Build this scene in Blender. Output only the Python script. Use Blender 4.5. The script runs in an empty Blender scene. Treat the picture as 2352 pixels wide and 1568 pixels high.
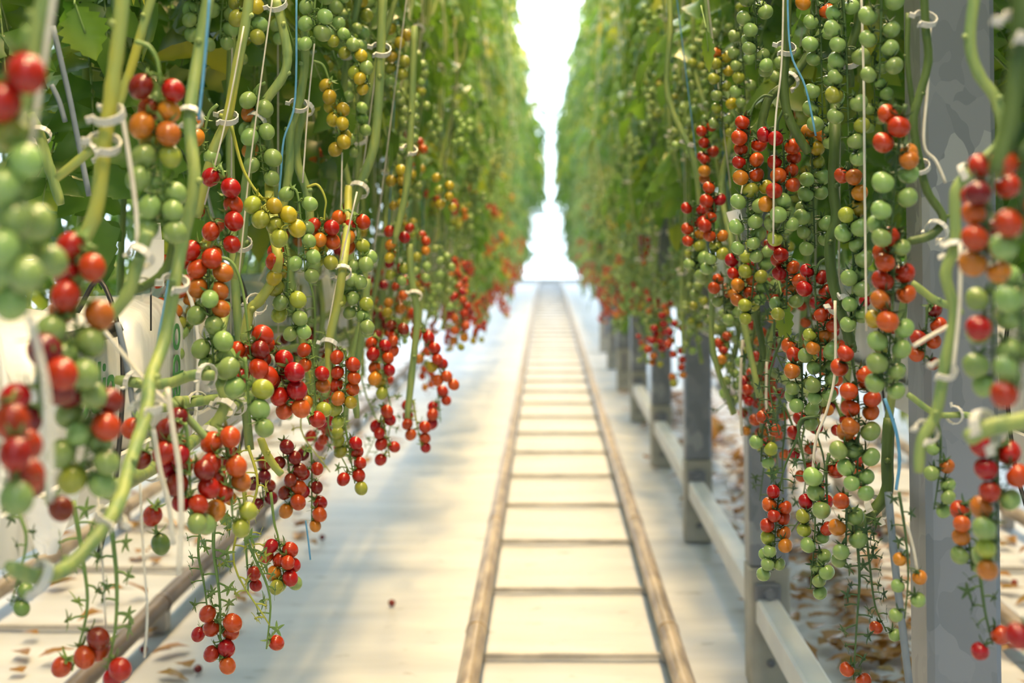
import bpy, math, random, zlib
from mathutils import Vector, Matrix, Quaternion
R = random.Random(11)
S = bpy.context.scene
COL = S.collection

# ------------------------------------------------------------------ camera, world, lamps, exposure
FPX, CX, CY, CAMZ = 3267.0, 1255.0, 535.0, 1.25
cam = bpy.data.cameras.new('camera')
cam_o = bpy.data.objects.new('camera', cam); COL.objects.link(cam_o)
cam_o.location = (0, 0, CAMZ); cam_o.rotation_euler = (math.pi / 2, 0, 0)
cam.sensor_width = 36.0; cam.lens = 36.0 * FPX / 2352.0
cam.shift_x = -(CX - 1176.0) / 2352.0; cam.shift_y = -(784.0 - CY) / 2352.0
cam.clip_start = 0.05; cam.clip_end = 200
cam.dof.use_dof = True; cam.dof.focus_distance = 2.32; cam.dof.aperture_fstop = 3.5
S.camera = cam_o

wd = bpy.data.worlds.new('overcast_sky'); S.world = wd; wd.use_nodes = True
wn = wd.node_tree; bg = wn.nodes['Background']
bg.inputs['Color'].default_value = (0.74, 0.87, 1.0, 1)
def wmath(op, a, b_=None, c_=None):
    n = wn.nodes.new('ShaderNodeMath'); n.operation = op; n.use_clamp = False
    for i, v in enumerate((a, b_, c_)):
        if v is None: continue
        if isinstance(v, (int, float)): n.inputs[i].default_value = v
        else: wn.links.new(v, n.inputs[i])
    return n.outputs[0]
tcw = wn.nodes.new('ShaderNodeTexCoord'); sx = wn.nodes.new('ShaderNodeSeparateXYZ'); wn.links.new(tcw.outputs['Generated'], sx.inputs[0])
up_ = wmath('MAXIMUM', sx.outputs['Z'], 0.0)
fr_ = wmath('POWER', wmath('MAXIMUM', sx.outputs['Y'], 0.0), 2.0)      # the sky is brightest over the far end of the house
sd_ = wmath('MULTIPLY', wmath('MULTIPLY', sx.outputs['X'], sx.outputs['X']), 0.12)
wn.links.new(wmath('ADD', wmath('ADD', wmath('MULTIPLY_ADD', up_, 2.7, 0.36), sd_), wmath('MULTIPLY', fr_, 2.9)), bg.inputs['Strength'])
S.view_settings.view_transform = 'Standard'; S.view_settings.look = 'None'
S.view_settings.gamma = 1.0; S.view_settings.use_curve_mapping = False
S.view_settings.exposure = 0.42
S.cycles.use_adaptive_sampling = True; S.cycles.adaptive_threshold = 0.02
S.cycles.max_bounces = 5; S.cycles.diffuse_bounces = 3; S.cycles.glossy_bounces = 2
S.cycles.transmission_bounces = 3; S.cycles.transparent_max_bounces = 6
S.cycles.caustics_reflective = False; S.cycles.caustics_refractive = False
S.cycles.use_denoising = True
S.cycles.sample_clamp_indirect = 6.0

def lamp(x, y, power, z=5.3, tilt=0.0):
    l = bpy.data.lights.new('sodium_lamp', 'AREA'); l.shape = 'RECTANGLE'; l.size = 0.22; l.size_y = 0.9
    l.energy = power; l.color = (1.0, 0.66, 0.25); l.spread = math.radians(150)
    o = bpy.data.objects.new('sodium_lamp', l); COL.objects.link(o)
    o.location = (x, y, z); o.rotation_euler = (0, tilt, 0)
for k in range(9):
    lamp(0.17, -0.2 + 2.6 * k + 0.25 * k * k * 0.3, 118, tilt=0.42)
for k in range(5):
    lamp(-1.45, 0.5 + 2.6 * k, 80)
    lamp(1.72, 0.5 + 2.6 * k, 80)

def P(x, y, d):                       # a point of the photograph at a known distance from the lens
    return Vector(((x - CX) * d / FPX, d, CAMZ - (y - CY) * d / FPX))

# ------------------------------------------------------------------ materials
def new_mat(name):
    m = bpy.data.materials.new(name); m.use_nodes = True
    nt = m.node_tree; b = nt.nodes['Principled BSDF']
    return m, nt, b
def noise_mix(nt, c1, c2, scale, vec=None, lo=0.35, hi=0.65, detail=3.0):
    n = nt.nodes.new('ShaderNodeTexNoise'); n.inputs['Scale'].default_value = scale; n.inputs['Detail'].default_value = detail
    if vec is not None: nt.links.new(vec, n.inputs['Vector'])
    r = nt.nodes.new('ShaderNodeValToRGB')
    r.color_ramp.elements[0].position = lo; r.color_ramp.elements[0].color = (*c1, 1)
    r.color_ramp.elements[1].position = hi; r.color_ramp.elements[1].color = (*c2, 1)
    nt.links.new(n.outputs['Fac'], r.inputs['Fac'])
    return r.outputs['Color'], n
def coords(nt, scale=(1, 1, 1), kind='Object'):
    t = nt.nodes.new('ShaderNodeTexCoord'); mp = nt.nodes.new('ShaderNodeMapping')
    mp.inputs['Scale'].default_value = scale
    nt.links.new(t.outputs[kind], mp.inputs['Vector'])
    return mp.outputs['Vector']
def mixrgb(nt, a, b, fac, mode='MIX'):
    x = nt.nodes.new('ShaderNodeMix'); x.data_type = 'RGBA'; x.blend_type = mode
    for s, v in ((x.inputs[6], a), (x.inputs[7], b), (x.inputs[0], fac)):
        if hasattr(v, 'is_linked') or hasattr(v, 'links'): nt.links.new(v, s)
        elif isinstance(v, tuple): s.default_value = (*v, 1)
        else: s.default_value = v
    return x.outputs[2]
def simple(name, c1, c2, scale=12, rough=0.5, metal=0.0, stretch=(1, 1, 1), spec=0.5, bump=0.0, kind='Object', lo=0.35, hi=0.65):
    m, nt, b = new_mat(name)
    col, n = noise_mix(nt, c1, c2, scale, coords(nt, stretch, kind), lo, hi)
    nt.links.new(col, b.inputs['Base Color'])
    b.inputs['Roughness'].default_value = rough; b.inputs['Metallic'].default_value = metal
    b.inputs['Specular IOR Level'].default_value = spec
    if bump:
        bp = nt.nodes.new('ShaderNodeBump'); bp.inputs['Strength'].default_value = bump; bp.inputs['Distance'].default_value = 0.01
        nt.links.new(n.outputs['Fac'], bp.inputs['Height']); nt.links.new(bp.outputs['Normal'], b.inputs['Normal'])
    return m

TOMATO = {'D': ((0.15, 0.007, 0.005), (0.21, 0.012, 0.007)), 'R': ((0.35, 0.017, 0.004), (0.44, 0.030, 0.006)),
          'O': ((0.44, 0.048, 0.008), (0.50, 0.075, 0.012)), 'A': ((0.48, 0.14, 0.012), (0.50, 0.19, 0.022)),
          'Y': ((0.46, 0.33, 0.02), (0.40, 0.35, 0.035)), 'L': ((0.27, 0.33, 0.045), (0.34, 0.36, 0.05)),
          'G': ((0.20, 0.325, 0.09), (0.29, 0.42, 0.145)), 'K': ((0.10, 0.20, 0.045), (0.17, 0.28, 0.07))}
MT = {}
for k, (a, b_) in TOMATO.items():
    m, nt, b = new_mat('tomato_skin_' + k)
    col, n = noise_mix(nt, a, b_, 5.0, coords(nt, (90, 90, 14)), 0.35, 0.68)
    oi = nt.nodes.new('ShaderNodeObjectInfo')
    hs = nt.nodes.new('ShaderNodeHueSaturation'); hs.inputs['Saturation'].default_value = 1.0
    mr = nt.nodes.new('ShaderNodeMapRange'); mr.inputs[3].default_value = 0.488; mr.inputs[4].default_value = 0.512
    nt.links.new(oi.outputs['Random'], mr.inputs[0]); nt.links.new(mr.outputs[0], hs.inputs['Hue'])
    mv = nt.nodes.new('ShaderNodeMapRange'); mv.inputs[3].default_value = 0.82; mv.inputs[4].default_value = 1.18
    nt.links.new(oi.outputs['Random'], mv.inputs[0]); nt.links.new(mv.outputs[0], hs.inputs['Value'])
    nt.links.new(col, hs.inputs['Color']); nt.links.new(hs.outputs['Color'], b.inputs['Base Color'])
    b.inputs['Roughness'].default_value = 0.22; b.inputs['Specular IOR Level'].default_value = 0.55
    b.inputs['Subsurface Weight'].default_value = 0.08; b.inputs['Subsurface Scale'].default_value = 0.006
    b.inputs['Subsurface Radius'].default_value = (1.0, 0.5, 0.3)
    MT[k] = m

def leafy(name, c1, c2, c3, tr):
    m, nt, b = new_mat(name)
    col, n = noise_mix(nt, c1, c2, 9.0, coords(nt), 0.3, 0.7)
    col2, n2 = noise_mix(nt, (0, 0, 0), (1, 1, 1), 2.2, coords(nt), 0.55, 0.74)
    oi = nt.nodes.new('ShaderNodeObjectInfo')
    c = mixrgb(nt, col, c3, col2)
    hs = nt.nodes.new('ShaderNodeHueSaturation')
    mv = nt.nodes.new('ShaderNodeMapRange'); mv.inputs[3].default_value = 0.75; mv.inputs[4].default_value = 1.25
    nt.links.new(oi.outputs['Random'], mv.inputs[0]); nt.links.new(mv.outputs[0], hs.inputs['Value'])
    nt.links.new(c, hs.inputs['Color'])
    nt.links.new(hs.outputs['Color'], b.inputs['Base Color'])
    b.inputs['Roughness'].default_value = 0.30; b.inputs['Specular IOR Level'].default_value = 0.5
    t = nt.nodes.new('ShaderNodeBsdfTranslucent')
    tc = mixrgb(nt, hs.outputs['Color'], tr, 1.0, 'MULTIPLY')
    nt.links.new(tc, t.inputs['Color'])
    mx = nt.nodes.new('ShaderNodeMixShader'); mx.inputs[0].default_value = 0.36
    nt.links.new(b.outputs[0], mx.inputs[1]); nt.links.new(t.outputs[0], mx.inputs[2])
    nt.links.new(mx.outputs[0], nt.nodes['Material Output'].inputs['Surface'])
    return m
M = {}
M['leaf'] = leafy('tomato_leaf', (0.055, 0.135, 0.022), (0.13, 0.24, 0.042), (0.46, 0.43, 0.05), (1.8, 1.8, 0.9))
M['stem'] = simple('stem_green', (0.17, 0.28, 0.105), (0.31, 0.39, 0.115), 5, 0.5, stretch=(14, 14, 2.5), bump=0.15)
M['stemwarm'] = simple('stem_warm_lit', (0.44, 0.43, 0.06), (0.26, 0.37, 0.13), 3, 0.5, stretch=(9, 9, 3), bump=0.15)  # green stem with dappled yellow lamp light put into its colour
M['stemshaded'] = simple('stem_shaded_green', (0.05, 0.095, 0.02), (0.10, 0.16, 0.04), 5, 0.5, stretch=(14, 14, 2.5), bump=0.15)  # darker copy of the green stem, mostly shade put into the colour
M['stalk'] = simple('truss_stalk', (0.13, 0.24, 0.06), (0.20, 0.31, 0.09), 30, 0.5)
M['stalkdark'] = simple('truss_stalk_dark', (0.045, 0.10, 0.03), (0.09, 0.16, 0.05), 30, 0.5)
M['stalkyellow'] = simple('truss_stalk_yellow', (0.42, 0.42, 0.05), (0.34, 0.40, 0.07), 30, 0.5)
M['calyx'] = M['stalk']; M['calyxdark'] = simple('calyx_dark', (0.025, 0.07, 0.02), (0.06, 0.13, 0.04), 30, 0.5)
m, nt, b = new_mat('clip_plastic'); b.inputs['Base Color'].default_value = (0.80, 0.80, 0.78, 1)
b.inputs['Roughness'].default_value = 0.35; b.inputs['Transmission Weight'].default_value = 0.25; M['clip'] = m
M['twine'] = simple('white_twine', (0.66, 0.62, 0.54), (0.78, 0.75, 0.68), 40, 0.6)
M['twineblue'] = simple('blue_twine', (0.10, 0.34, 0.62), (0.16, 0.42, 0.70), 40, 0.55)
M['bag'] = simple('white_film', (0.66, 0.69, 0.73), (0.84, 0.86, 0.88), 7, 0.3, stretch=(1, 3, 0.7), bump=0.8)
M['print'] = simple('green_print', (0.05, 0.26, 0.06), (0.07, 0.30, 0.08), 20, 0.5)
M['gutter'] = simple('white_steel', (0.66, 0.68, 0.70), (0.74, 0.76, 0.77), 6, 0.4)
M['black'] = simple('black_plastic', (0.012, 0.013, 0.016), (0.03, 0.032, 0.036), 12, 0.45)
M['greyrod'] = simple('grey_plastic', (0.17, 0.21, 0.27), (0.24, 0.28, 0.33), 15, 0.55)
M['rail'] = simple('rail_tan', (0.19, 0.145, 0.10), (0.40, 0.325, 0.235), 5, 0.42, stretch=(6, 1.2, 6), bump=0.1, kind='Object')
M['railshaded'] = simple('rail_shaded', (0.085, 0.06, 0.042), (0.19, 0.14, 0.10), 5, 0.45, stretch=(6, 1.2, 6), bump=0.1)  # darker copy of the tan rail, its shade put into the colour
M['railfoot'] = simple('rail_foot', (0.34, 0.33, 0.32), (0.52, 0.50, 0.48), 8, 0.55)
M['concrete'] = simple('post_base', (0.36, 0.355, 0.32), (0.47, 0.46, 0.42), 9, 0.7)
M['hole'] = simple('post_slot', (0.16, 0.17, 0.21), (0.22, 0.23, 0.27), 9, 0.6)
M['litter'] = leafy('dry_leaf', (0.30, 0.16, 0.04), (0.44, 0.22, 0.05), (0.12, 0.16, 0.03), (1.0, 0.8, 0.5))
# galvanised steel with crystal patches
m, nt, b = new_mat('galvanised_steel')
v = nt.nodes.new('ShaderNodeTexVoronoi'); v.inputs['Scale'].default_value = 24
vec = coords(nt, (1, 1, 0.6)); nz = nt.nodes.new('ShaderNodeTexNoise'); nz.inputs['Scale'].default_value = 16
nt.links.new(vec, nz.inputs['Vector'])
va = nt.nodes.new('ShaderNodeVectorMath'); va.operation = 'MULTIPLY_ADD'; va.inputs[1].default_value = (0.09, 0.09, 0.09)
nt.links.new(nz.outputs['Color'], va.inputs[0]); nt.links.new(vec, va.inputs[2]); nt.links.new(va.outputs[0], v.inputs['Vector'])
r = nt.nodes.new('ShaderNodeValToRGB'); r.color_ramp.interpolation = 'CONSTANT'
for p_, c_ in ((0.0, (0.18, 0.205, 0.24)), (0.32, (0.205, 0.23, 0.27)), (0.6, (0.225, 0.25, 0.29)), (0.84, (0.31, 0.34, 0.37))):
    e = r.color_ramp.elements[0] if p_ == 0 else r.color_ramp.elements.new(p_)
    e.position = p_; e.color = (*c_, 1)
r.color_ramp.elements[-1].color = (0.31, 0.34, 0.37, 1)
nt.links.new(v.outputs['Color'], r.inputs['Fac']); nt.links.new(r.outputs['Color'], b.inputs['Base Color'])
b.inputs['Metallic'].default_value = 0.45; b.inputs['Roughness'].default_value = 0.38; M['steel'] = m
# ground cloth
m, nt, b = new_mat('white_ground_cloth')
c1, n1 = noise_mix(nt, (0.42, 0.44, 0.475), (0.56, 0.575, 0.60), 1.8, coords(nt, (0.8, 3.2, 1)), 0.3, 0.7, 5)
c2, n2 = noise_mix(nt, (0.42, 0.42, 0.38), (1, 1, 1), 9.0, coords(nt, (1, 1.6, 1)), 0.22, 0.36, 4)
nt.links.new(mixrgb(nt, c1, c2, 1.0, 'MULTIPLY'), b.inputs['Base Color']); b.inputs['Roughness'].default_value = 0.5
bp = nt.nodes.new('ShaderNodeBump'); bp.inputs['Strength'].default_value = 0.35; bp.inputs['Distance'].default_value = 0.03
nt.links.new(n1.outputs['Fac'], bp.inputs['Height']); nt.links.new(bp.outputs['Normal'], b.inputs['Normal']); M['cloth'] = m
m, nt, b = new_mat('glazing')
tb = nt.nodes.new('ShaderNodeBsdfTransparent'); gb = nt.nodes.new('ShaderNodeBsdfGlossy'); gb.inputs['Roughness'].default_value = 0.02
mx = nt.nodes.new('ShaderNodeMixShader'); mx.inputs[0].default_value = 0.06
nt.links.new(tb.outputs[0], mx.inputs[1]); nt.links.new(gb.outputs[0], mx.inputs[2])
nt.links.new(mx.outputs[0], nt.nodes['Material Output'].inputs['Surface']); M['glass'] = m

# ------------------------------------------------------------------ mesh tools
class MB:
    def __init__(s): s.v, s.f, s.m = [], [], []
    def add(s, vs, fs, mi=0):
        o = len(s.v); s.v.extend(vs); s.f.extend([tuple(i + o for i in f) for f in fs]); s.m.extend([mi] * len(fs))
    def mesh(s, name, mats, smooth=True):
        me = bpy.data.meshes.new(name); me.from_pydata([tuple(p) for p in s.v], [], s.f)
        for m_ in (mats if isinstance(mats, (list, tuple)) else [mats]): me.materials.append(m_)
        me.polygons.foreach_set('material_index', s.m)
        me.polygons.foreach_set('use_smooth', [smooth] * len(s.f))
        me.update(); return me
    def build(s, name, mats, parent=None, smooth=True, loc=None):
        return link(name, s.mesh(name, mats, smooth), parent, loc)
def link(name, me, parent=None, loc=None):
    o = bpy.data.objects.new(name, me); COL.objects.link(o)
    if parent is not None: o.parent = parent
    if loc is not None: o.location = loc
    return o
def tag(o, label, cat, group=None, kind=None):
    if label: o['label'] = label
    if cat: o['category'] = cat
    if group: o['group'] = group
    if kind: o['kind'] = kind
    return o
def empty(name, loc, label, cat, group=None):
    o = bpy.data.objects.new(name, None); COL.objects.link(o); o.location = loc; o.empty_display_size = 0.05
    return tag(o, label, cat, group)
def struct(o): o['kind'] = 'structure'; return o

def smooth_path(pts, sub=5):
    pts = [Vector(p) for p in pts]
    if len(pts) < 3: return [pts[0].lerp(pts[-1], i / sub) for i in range(sub + 1)]
    out = []
    q = [pts[0] * 2 - pts[1]] + pts + [pts[-1] * 2 - pts[-2]]
    for i in range(1, len(q) - 2):
        p0, p1, p2, p3 = q[i - 1], q[i], q[i + 1], q[i + 2]
        for k in range(sub):
            t = k / sub
            out.append(0.5 * ((2 * p1) + (p2 - p0) * t + (2 * p0 - 5 * p1 + 4 * p2 - p3) * t * t + (3 * p1 - p0 - 3 * p2 + p3) * t ** 3))
    out.append(pts[-1]); return out
def tube(mb, pts, rad, n=8, mi=0, caps=True):
    """rad: a number or a list, one per point"""
    pts = [Vector(p) for p in pts]; L = len(pts)
    rr = rad if isinstance(rad, (list, tuple)) else [rad] * L
    ref = Vector((0.13, 0.31, 0.94)); vs, fs = [], []
    prev = None
    for i, p in enumerate(pts):
        t = (pts[min(i + 1, L - 1)] - pts[max(i - 1, 0)])
        t = t.normalized() if t.length > 1e-9 else Vector((0, 0, 1))
        if prev is None:
            a = t.cross(Vector((0, 1, 0)) if abs(t.y) < 0.9 else Vector((1, 0, 0))).normalized()
        else:
            a = (prev - t * prev.dot(t)).normalized()
        prev = a; c = t.cross(a)
        for k in range(n):
            w = 2 * math.pi * k / n
            vs.append(p + (a * math.cos(w) + c * math.sin(w)) * rr[i])
    for i in range(L - 1):
        for k in range(n):
            fs.append((i * n + k, i * n + (k + 1) % n, (i + 1) * n + (k + 1) % n, (i + 1) * n + k))
    if caps:
        fs.append(tuple(range(n))[::-1]); fs.append(tuple((L - 1) * n + k for k in range(n)))
    mb.add(vs, fs, mi)
def box(mb, c, s, mi=0, bevel=0.0, rot=None):
    hx, hy, hz = s[0] / 2, s[1] / 2, s[2] / 2
    bv = min(bevel, hx, hy, hz)
    if bv <= 0:
        vs = [Vector((x * hx, y * hy, z * hz)) for x in (-1, 1) for y in (-1, 1) for z in (-1, 1)]
        fs = [(0, 1, 3, 2), (4, 6, 7, 5), (0, 4, 5, 1), (2, 3, 7, 6), (0, 2, 6, 4), (1, 5, 7, 3)]
    else:   # chamfer the four long vertical edges and top/bottom
        ring = [(-hx + bv, -hy), (hx - bv, -hy), (hx, -hy + bv), (hx, hy - bv), (hx - bv, hy), (-hx + bv, hy), (-hx, hy - bv), (-hx, -hy + bv)]
        ins = [(x * (hx - bv) / hx, y * (hy - bv) / hy) for x, y in ring]
        vs = [Vector((x, y, z)) for rg, z in ((ins, -hz), (ring, -hz + bv), (ring, hz - bv), (ins, hz)) for x, y in rg]
        fs = [tuple(range(8))[::-1], tuple(range(24, 32))]
        for i in range(3):
            for k in range(8): fs.append((i * 8 + k, i * 8 + (k + 1) % 8, (i + 1) * 8 + (k + 1) % 8, (i + 1) * 8 + k))
    c = Vector(c)
    if rot is not None: vs = [rot @ v_ for v_ in vs]
    mb.add([v_ + c for v_ in vs], fs, mi)

def fruit_geo(shape, seg=20, rings=13):
    """unit-radius tomato, stalk end at +Z"""
    vs, fs = [], []
    sz, dim, pinch = {'oval': (1.12, 0.05, 0.0), 'round': (0.93, 0.20, 0.0), 'heart': (0.98, 0.22, 0.16), 'plum': (1.24, 0.04, 0.05)}[shape]
    for i in range(rings + 1):
        th = math.pi * i / rings
        z = math.cos(th) * sz; r_ = math.sin(th)
        if i == 0: r_ = 0.0
        r_ *= 1.0 - pinch * max(0, -math.cos(th)) ** 2
        if z > 0: z -= dim * math.exp(-(r_ / 0.42) ** 2)
        for k in range(seg):
            w = 2 * math.pi * k / seg
            lob = 1 + 0.025 * math.cos(3 * w + 0.5) * (1 if shape in ('round', 'heart') else 0.4)
            vs.append(Vector((r_ * lob * math.cos(w), r_ * lob * math.sin(w), z)))
    for i in range(rings):
        for k in range(seg):
            fs.append((i * seg + k, (i + 1) * seg + k, (i + 1) * seg + (k + 1) % seg, i * seg + (k + 1) % seg))
    return vs, fs
FG = {s: fruit_geo(s) for s in ('oval', 'round', 'heart', 'plum')}
FGL = {s: fruit_geo(s, 10, 7) for s in ('oval', 'round', 'heart', 'plum')}
TOP = {'oval': 1.07, 'round': 0.73, 'heart': 0.76, 'plum': 1.20}
fruit_cache = {}
def fruit_mesh(shape, col):
    if (shape, col) not in fruit_cache:
        mb = MB(); mb.add(*FG[shape]); fruit_cache[shape, col] = mb.mesh('tomato', MT[col])
    return fruit_cache[shape, col]
def calyx_geo(mb, seed, ln=1.0, curl=0.7, mi=0, mat=Matrix.Identity(4), nsep=5):
    """sepals around the origin, stalk going up +Z; unit = fruit radius"""
    q = random.Random(seed)
    for k in range(nsep):
        w = 2 * math.pi * (k + q.uniform(-.2, .2)) / nsep; l = ln * q.uniform(0.8, 1.15)
        d = Vector((math.cos(w), math.sin(w), 0)); s = Vector((-math.sin(w), math.cos(w), 0))
        el = q.uniform(-0.15, 0.4); cu = curl * q.uniform(0.4, 1.4)
        vs = []; p = Vector((0, 0, 0.04))
        N = 4
        for i in range(N + 1):
            t = i / N; wd_ = (0.17 * math.sin(math.pi * min(1, 0.25 + 0.75 * t)) ** 0.8 + 0.012) if i < N else 0.008
            vs += [p + s * wd_, p + Vector((0, 0, -0.035)), p - s * wd_]
            an = el + cu * t; p = p + (d * math.cos(an) + Vector((0, 0, 1)) * math.sin(an)) * (l / N)
        fs = []
        for i in range(N):
            for j in (0, 1): fs.append((i * 3 + j, i * 3 + j + 1, i * 3 + j + 4, i * 3 + j + 3))
        mb.add([mat @ v_ for v_ in vs], fs, mi)
    tube(mb, [mat @ Vector((0, 0, -0.06)), mat @ Vector((0, 0, 0.10)), mat @ Vector((0.02, 0, 0.32))], [0.12 * mat.median_scale if hasattr(mat, 'median_scale') else 0.1, 0.09 * mat.median_scale, 0.085 * mat.median_scale], 6, mi)
CALYX = {}
for dark in ('calyx', 'calyxdark', 'stalkyellow'):
    for q in range(4):
        mb = MB(); calyx_geo(mb, q + 3, 1.32, 0.75); CALYX[dark, q] = mb.mesh('calyx', M[dark])
for dark in ('calyx', 'calyxdark', 'stalkyellow'):
    for q in range(4):
        mb = MB(); calyx_geo(mb, q + 13, 1.05, -0.5); CALYX[dark, q + 4] = mb.mesh('calyx', M[dark])

def lay_fruits(path, string, rad, rnd, spread=1.0, start=0.0, mono=0):
    """node on the rachis, fruit centre, for each character, pushed apart until they only touch"""
    n = len(string); seg = [0.0]
    for a, b_ in zip(path, path[1:]): seg.append(seg[-1] + (b_ - a).length)
    tot = seg[-1]
    def at(t):
        x = t * tot
        for i in range(len(seg) - 1):
            if seg[i + 1] >= x or i == len(seg) - 2:
                u = (x - seg[i]) / max(1e-9, seg[i + 1] - seg[i]); return path[i].lerp(path[i + 1], min(1, max(0, u)))
    out = []
    for i, ch in enumerate(string):
        t = start + (1 - start) * (i + 0.4) / n
        nd = at(t); side = mono if mono else (1 if i % 2 else -1)
        r_ = rad * rnd.uniform(0.9, 1.08) * (0.93 if i > n * 0.8 else 1.0)
        if not mono and rnd.random() < 0.22: side = -side
        if ch == '.': spread_ = spread * 1.35
        else: spread_ = spread
        off = Vector((side * rnd.uniform(0.7, 1.25) * spread_, rnd.uniform(-0.95, 0.5), -rnd.uniform(0.25, 1.05)))
        out.append([nd, nd + off * r_ * 1.15, r_, ch])
    for it in range(24):
        for i in range(n):
            if out[i][3] == '.': continue
            for j in range(i + 1, n):
                if out[j][3] == '.': continue
                dv = out[j][1] - out[i][1]; mn = (out[i][2] + out[j][2]) * 0.985; L = dv.length
                if L < mn:
                    if L < 1e-6: dv = Vector((rnd.uniform(-1, 1), rnd.uniform(-1, 1), 0.1)); L = dv.length
                    push = dv * ((mn - L) / L * 0.5); push.y *= 1.15
                    out[i][1] = out[i][1] - push; out[j][1] = out[j][1] + push
    return out
def quat_to(up): return Vector((0, 0, 1)).rotation_difference(up.normalized())

def truss(label, pts, d, px, string, shape='oval', spread=1.0, start=0.0, mono=0, dark='calyx', stalk='stalk', lead=0, group='tomato trusses hanging along the aisle', calyces=True, thick=1.0, seed=None):
    """pts: photo points of the stalk (or Vectors); lead: how many of its first points carry no fruit"""
    rnd = random.Random(seed if seed is not None else zlib.crc32(label.encode()) & 0xffff)
    P3 = [p if isinstance(p, Vector) else P(p[0], p[1], p[2] if len(p) > 2 else d) for p in pts]
    rad = px * d / FPX / 2
    root_loc = P3[0].copy()
    P3 = [p - root_loc for p in P3]
    t = empty('tomato_truss', root_loc, label, 'tomato truss', group)
    whole = smooth_path(P3, 5)
    carry = smooth_path(P3[lead:], 5) if lead else whole
    sb = MB(); L = len(whole)
    r0 = max(0.0018, rad * 0.17) * thick
    tube(sb, whole, [r0 * (1.25 - 0.75 * i / L) for i in range(L)], 7)
    items = lay_fruits(carry, string, rad, rnd, spread, start, mono)
    todo = []
    for nd, c, r_, ch in items:
        if ch == ' ': continue
        up = (nd - c); up = up.normalized() if up.length > 1e-6 else Vector((0, 0, 1))
        up = (up + Vector((0, 0, 0.6)) + Vector((rnd.uniform(-.25, .25), rnd.uniform(-.55, .2), 0))).normalized()
        if ch == '.':
            c2 = nd + Vector(((c - nd).x, (c - nd).y, -abs((c - nd).z) * rnd.uniform(-0.2, 0.7))) * 0.95
            ax = ((nd - c2).normalized() + Vector((rnd.uniform(-.4, .4), rnd.uniform(-.4, .4), rnd.uniform(-.2, .4)))).normalized()
            tube(sb, smooth_path([nd, nd.lerp(c2, 0.55) + Vector((0, 0, rad * 0.12)), c2 + ax * rad * 0.28], 3), r0 * 0.6, 5)
            todo.append(('calyx', CALYX[dark, 4 + rnd.randrange(4)], c2, ax, rad * 1.12, None)); continue
        top = c + up * r_ * TOP[shape]
        tube(sb, smooth_path([nd, nd.lerp(top, 0.55) + Vector((0, 0, r_ * 0.25)), top + up * r_ * 0.28, top], 3), r0 * 0.52, 5)
        todo.append(('tomato', fruit_mesh(shape, ch), c, up, r_, top))
    if not calyces:
        for kind, me, c, up, r_, top in todo:
            if kind == 'tomato':
                mt_ = Matrix.Translation(top) @ quat_to(up).to_matrix().to_4x4() @ Matrix.Scale(r_, 4); calyx_geo(sb, rnd.randrange(9), 1.1, 0.8, 0, mt_)
    sb.build('stalk', M[stalk], t)
    for kind, me, c, up, r_, top in todo:
        if kind == 'calyx':
            o = link('calyx', me, t, c); o.rotation_mode = 'QUATERNION'; o.rotation_quaternion = quat_to(up) @ Quaternion((0, 0, 1), rnd.uniform(0, 6)); o.scale = (r_,) * 3
        else:
            o = link('tomato', me, t, c); o.rotation_mode = 'QUATERNION'; o.rotation_quaternion = quat_to(up) @ Quaternion((0, 0, 1), rnd.uniform(0, 6)); o.scale = (r_,) * 3
            if calyces:
                k = link('calyx', CALYX[dark, rnd.randrange(4)], o, (0, 0, TOP[shape] + (0.10 if TOP[shape] < 1 else 0.0)))
    return t

# ------------------------------------------------------------------ the setting
fl = MB()
NX, NY = 44, 90
q = random.Random(5)
vs, fs = [], []
for j in range(NY + 1):
    for i in range(NX + 1):
        x = -5.0 + 10.0 * i / NX; y = -4.0 + 41.0 * j / NY
        vs.append((x, y, -0.004 + 0.004 * math.sin(x * 9 + y * 2.1) * math.sin(y * 3.7 - x)))
for j in range(NY):
    for i in range(NX): a = j * (NX + 1) + i; fs.append((a, a + 1, a + NX + 2, a + NX + 1))
fl.add(vs, fs); struct(fl.build('floor', M['cloth']))
# far end: glazed gable wall with its door
YE = 35.5
mb = MB()
for x in [-5, -3.6, -2.2, -0.9, 1.1, 2.4, 3.8, 5]: box(mb, (x, YE, 3.5), (0.07, 0.07, 7.0))
for z in (1.75, 2.6, 3.5, 4.5, 5.5, 6.5): box(mb, (0, YE, z), (10, 0.05, 0.035))
struct(mb.build('wall_end', M['gutter'], smooth=False))
mb = MB(); box(mb, (0, YE + 0.02, 3.5), (10, 0.012, 7.0)); struct(mb.build('window_1', M['glass'], smooth=False))
mb = MB()
for x in (-0.84, 1.04): box(mb, (x, YE - 0.06, 0.87), (0.06, 0.06, 1.74))
for z, h in ((1.75, 0.12), (1.09, 0.10), (0.74, 0.12)): box(mb, (0.1, YE - 0.06, z), (1.9, 0.05, h))
struct(mb.build('door_1', M['gutter'], smooth=False))
mb = MB(); box(mb, (0, YE - 0.1, 0.06), (10, 0.12, 0.12)); struct(mb.build('trim_1', M['concrete'], smooth=False))

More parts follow.
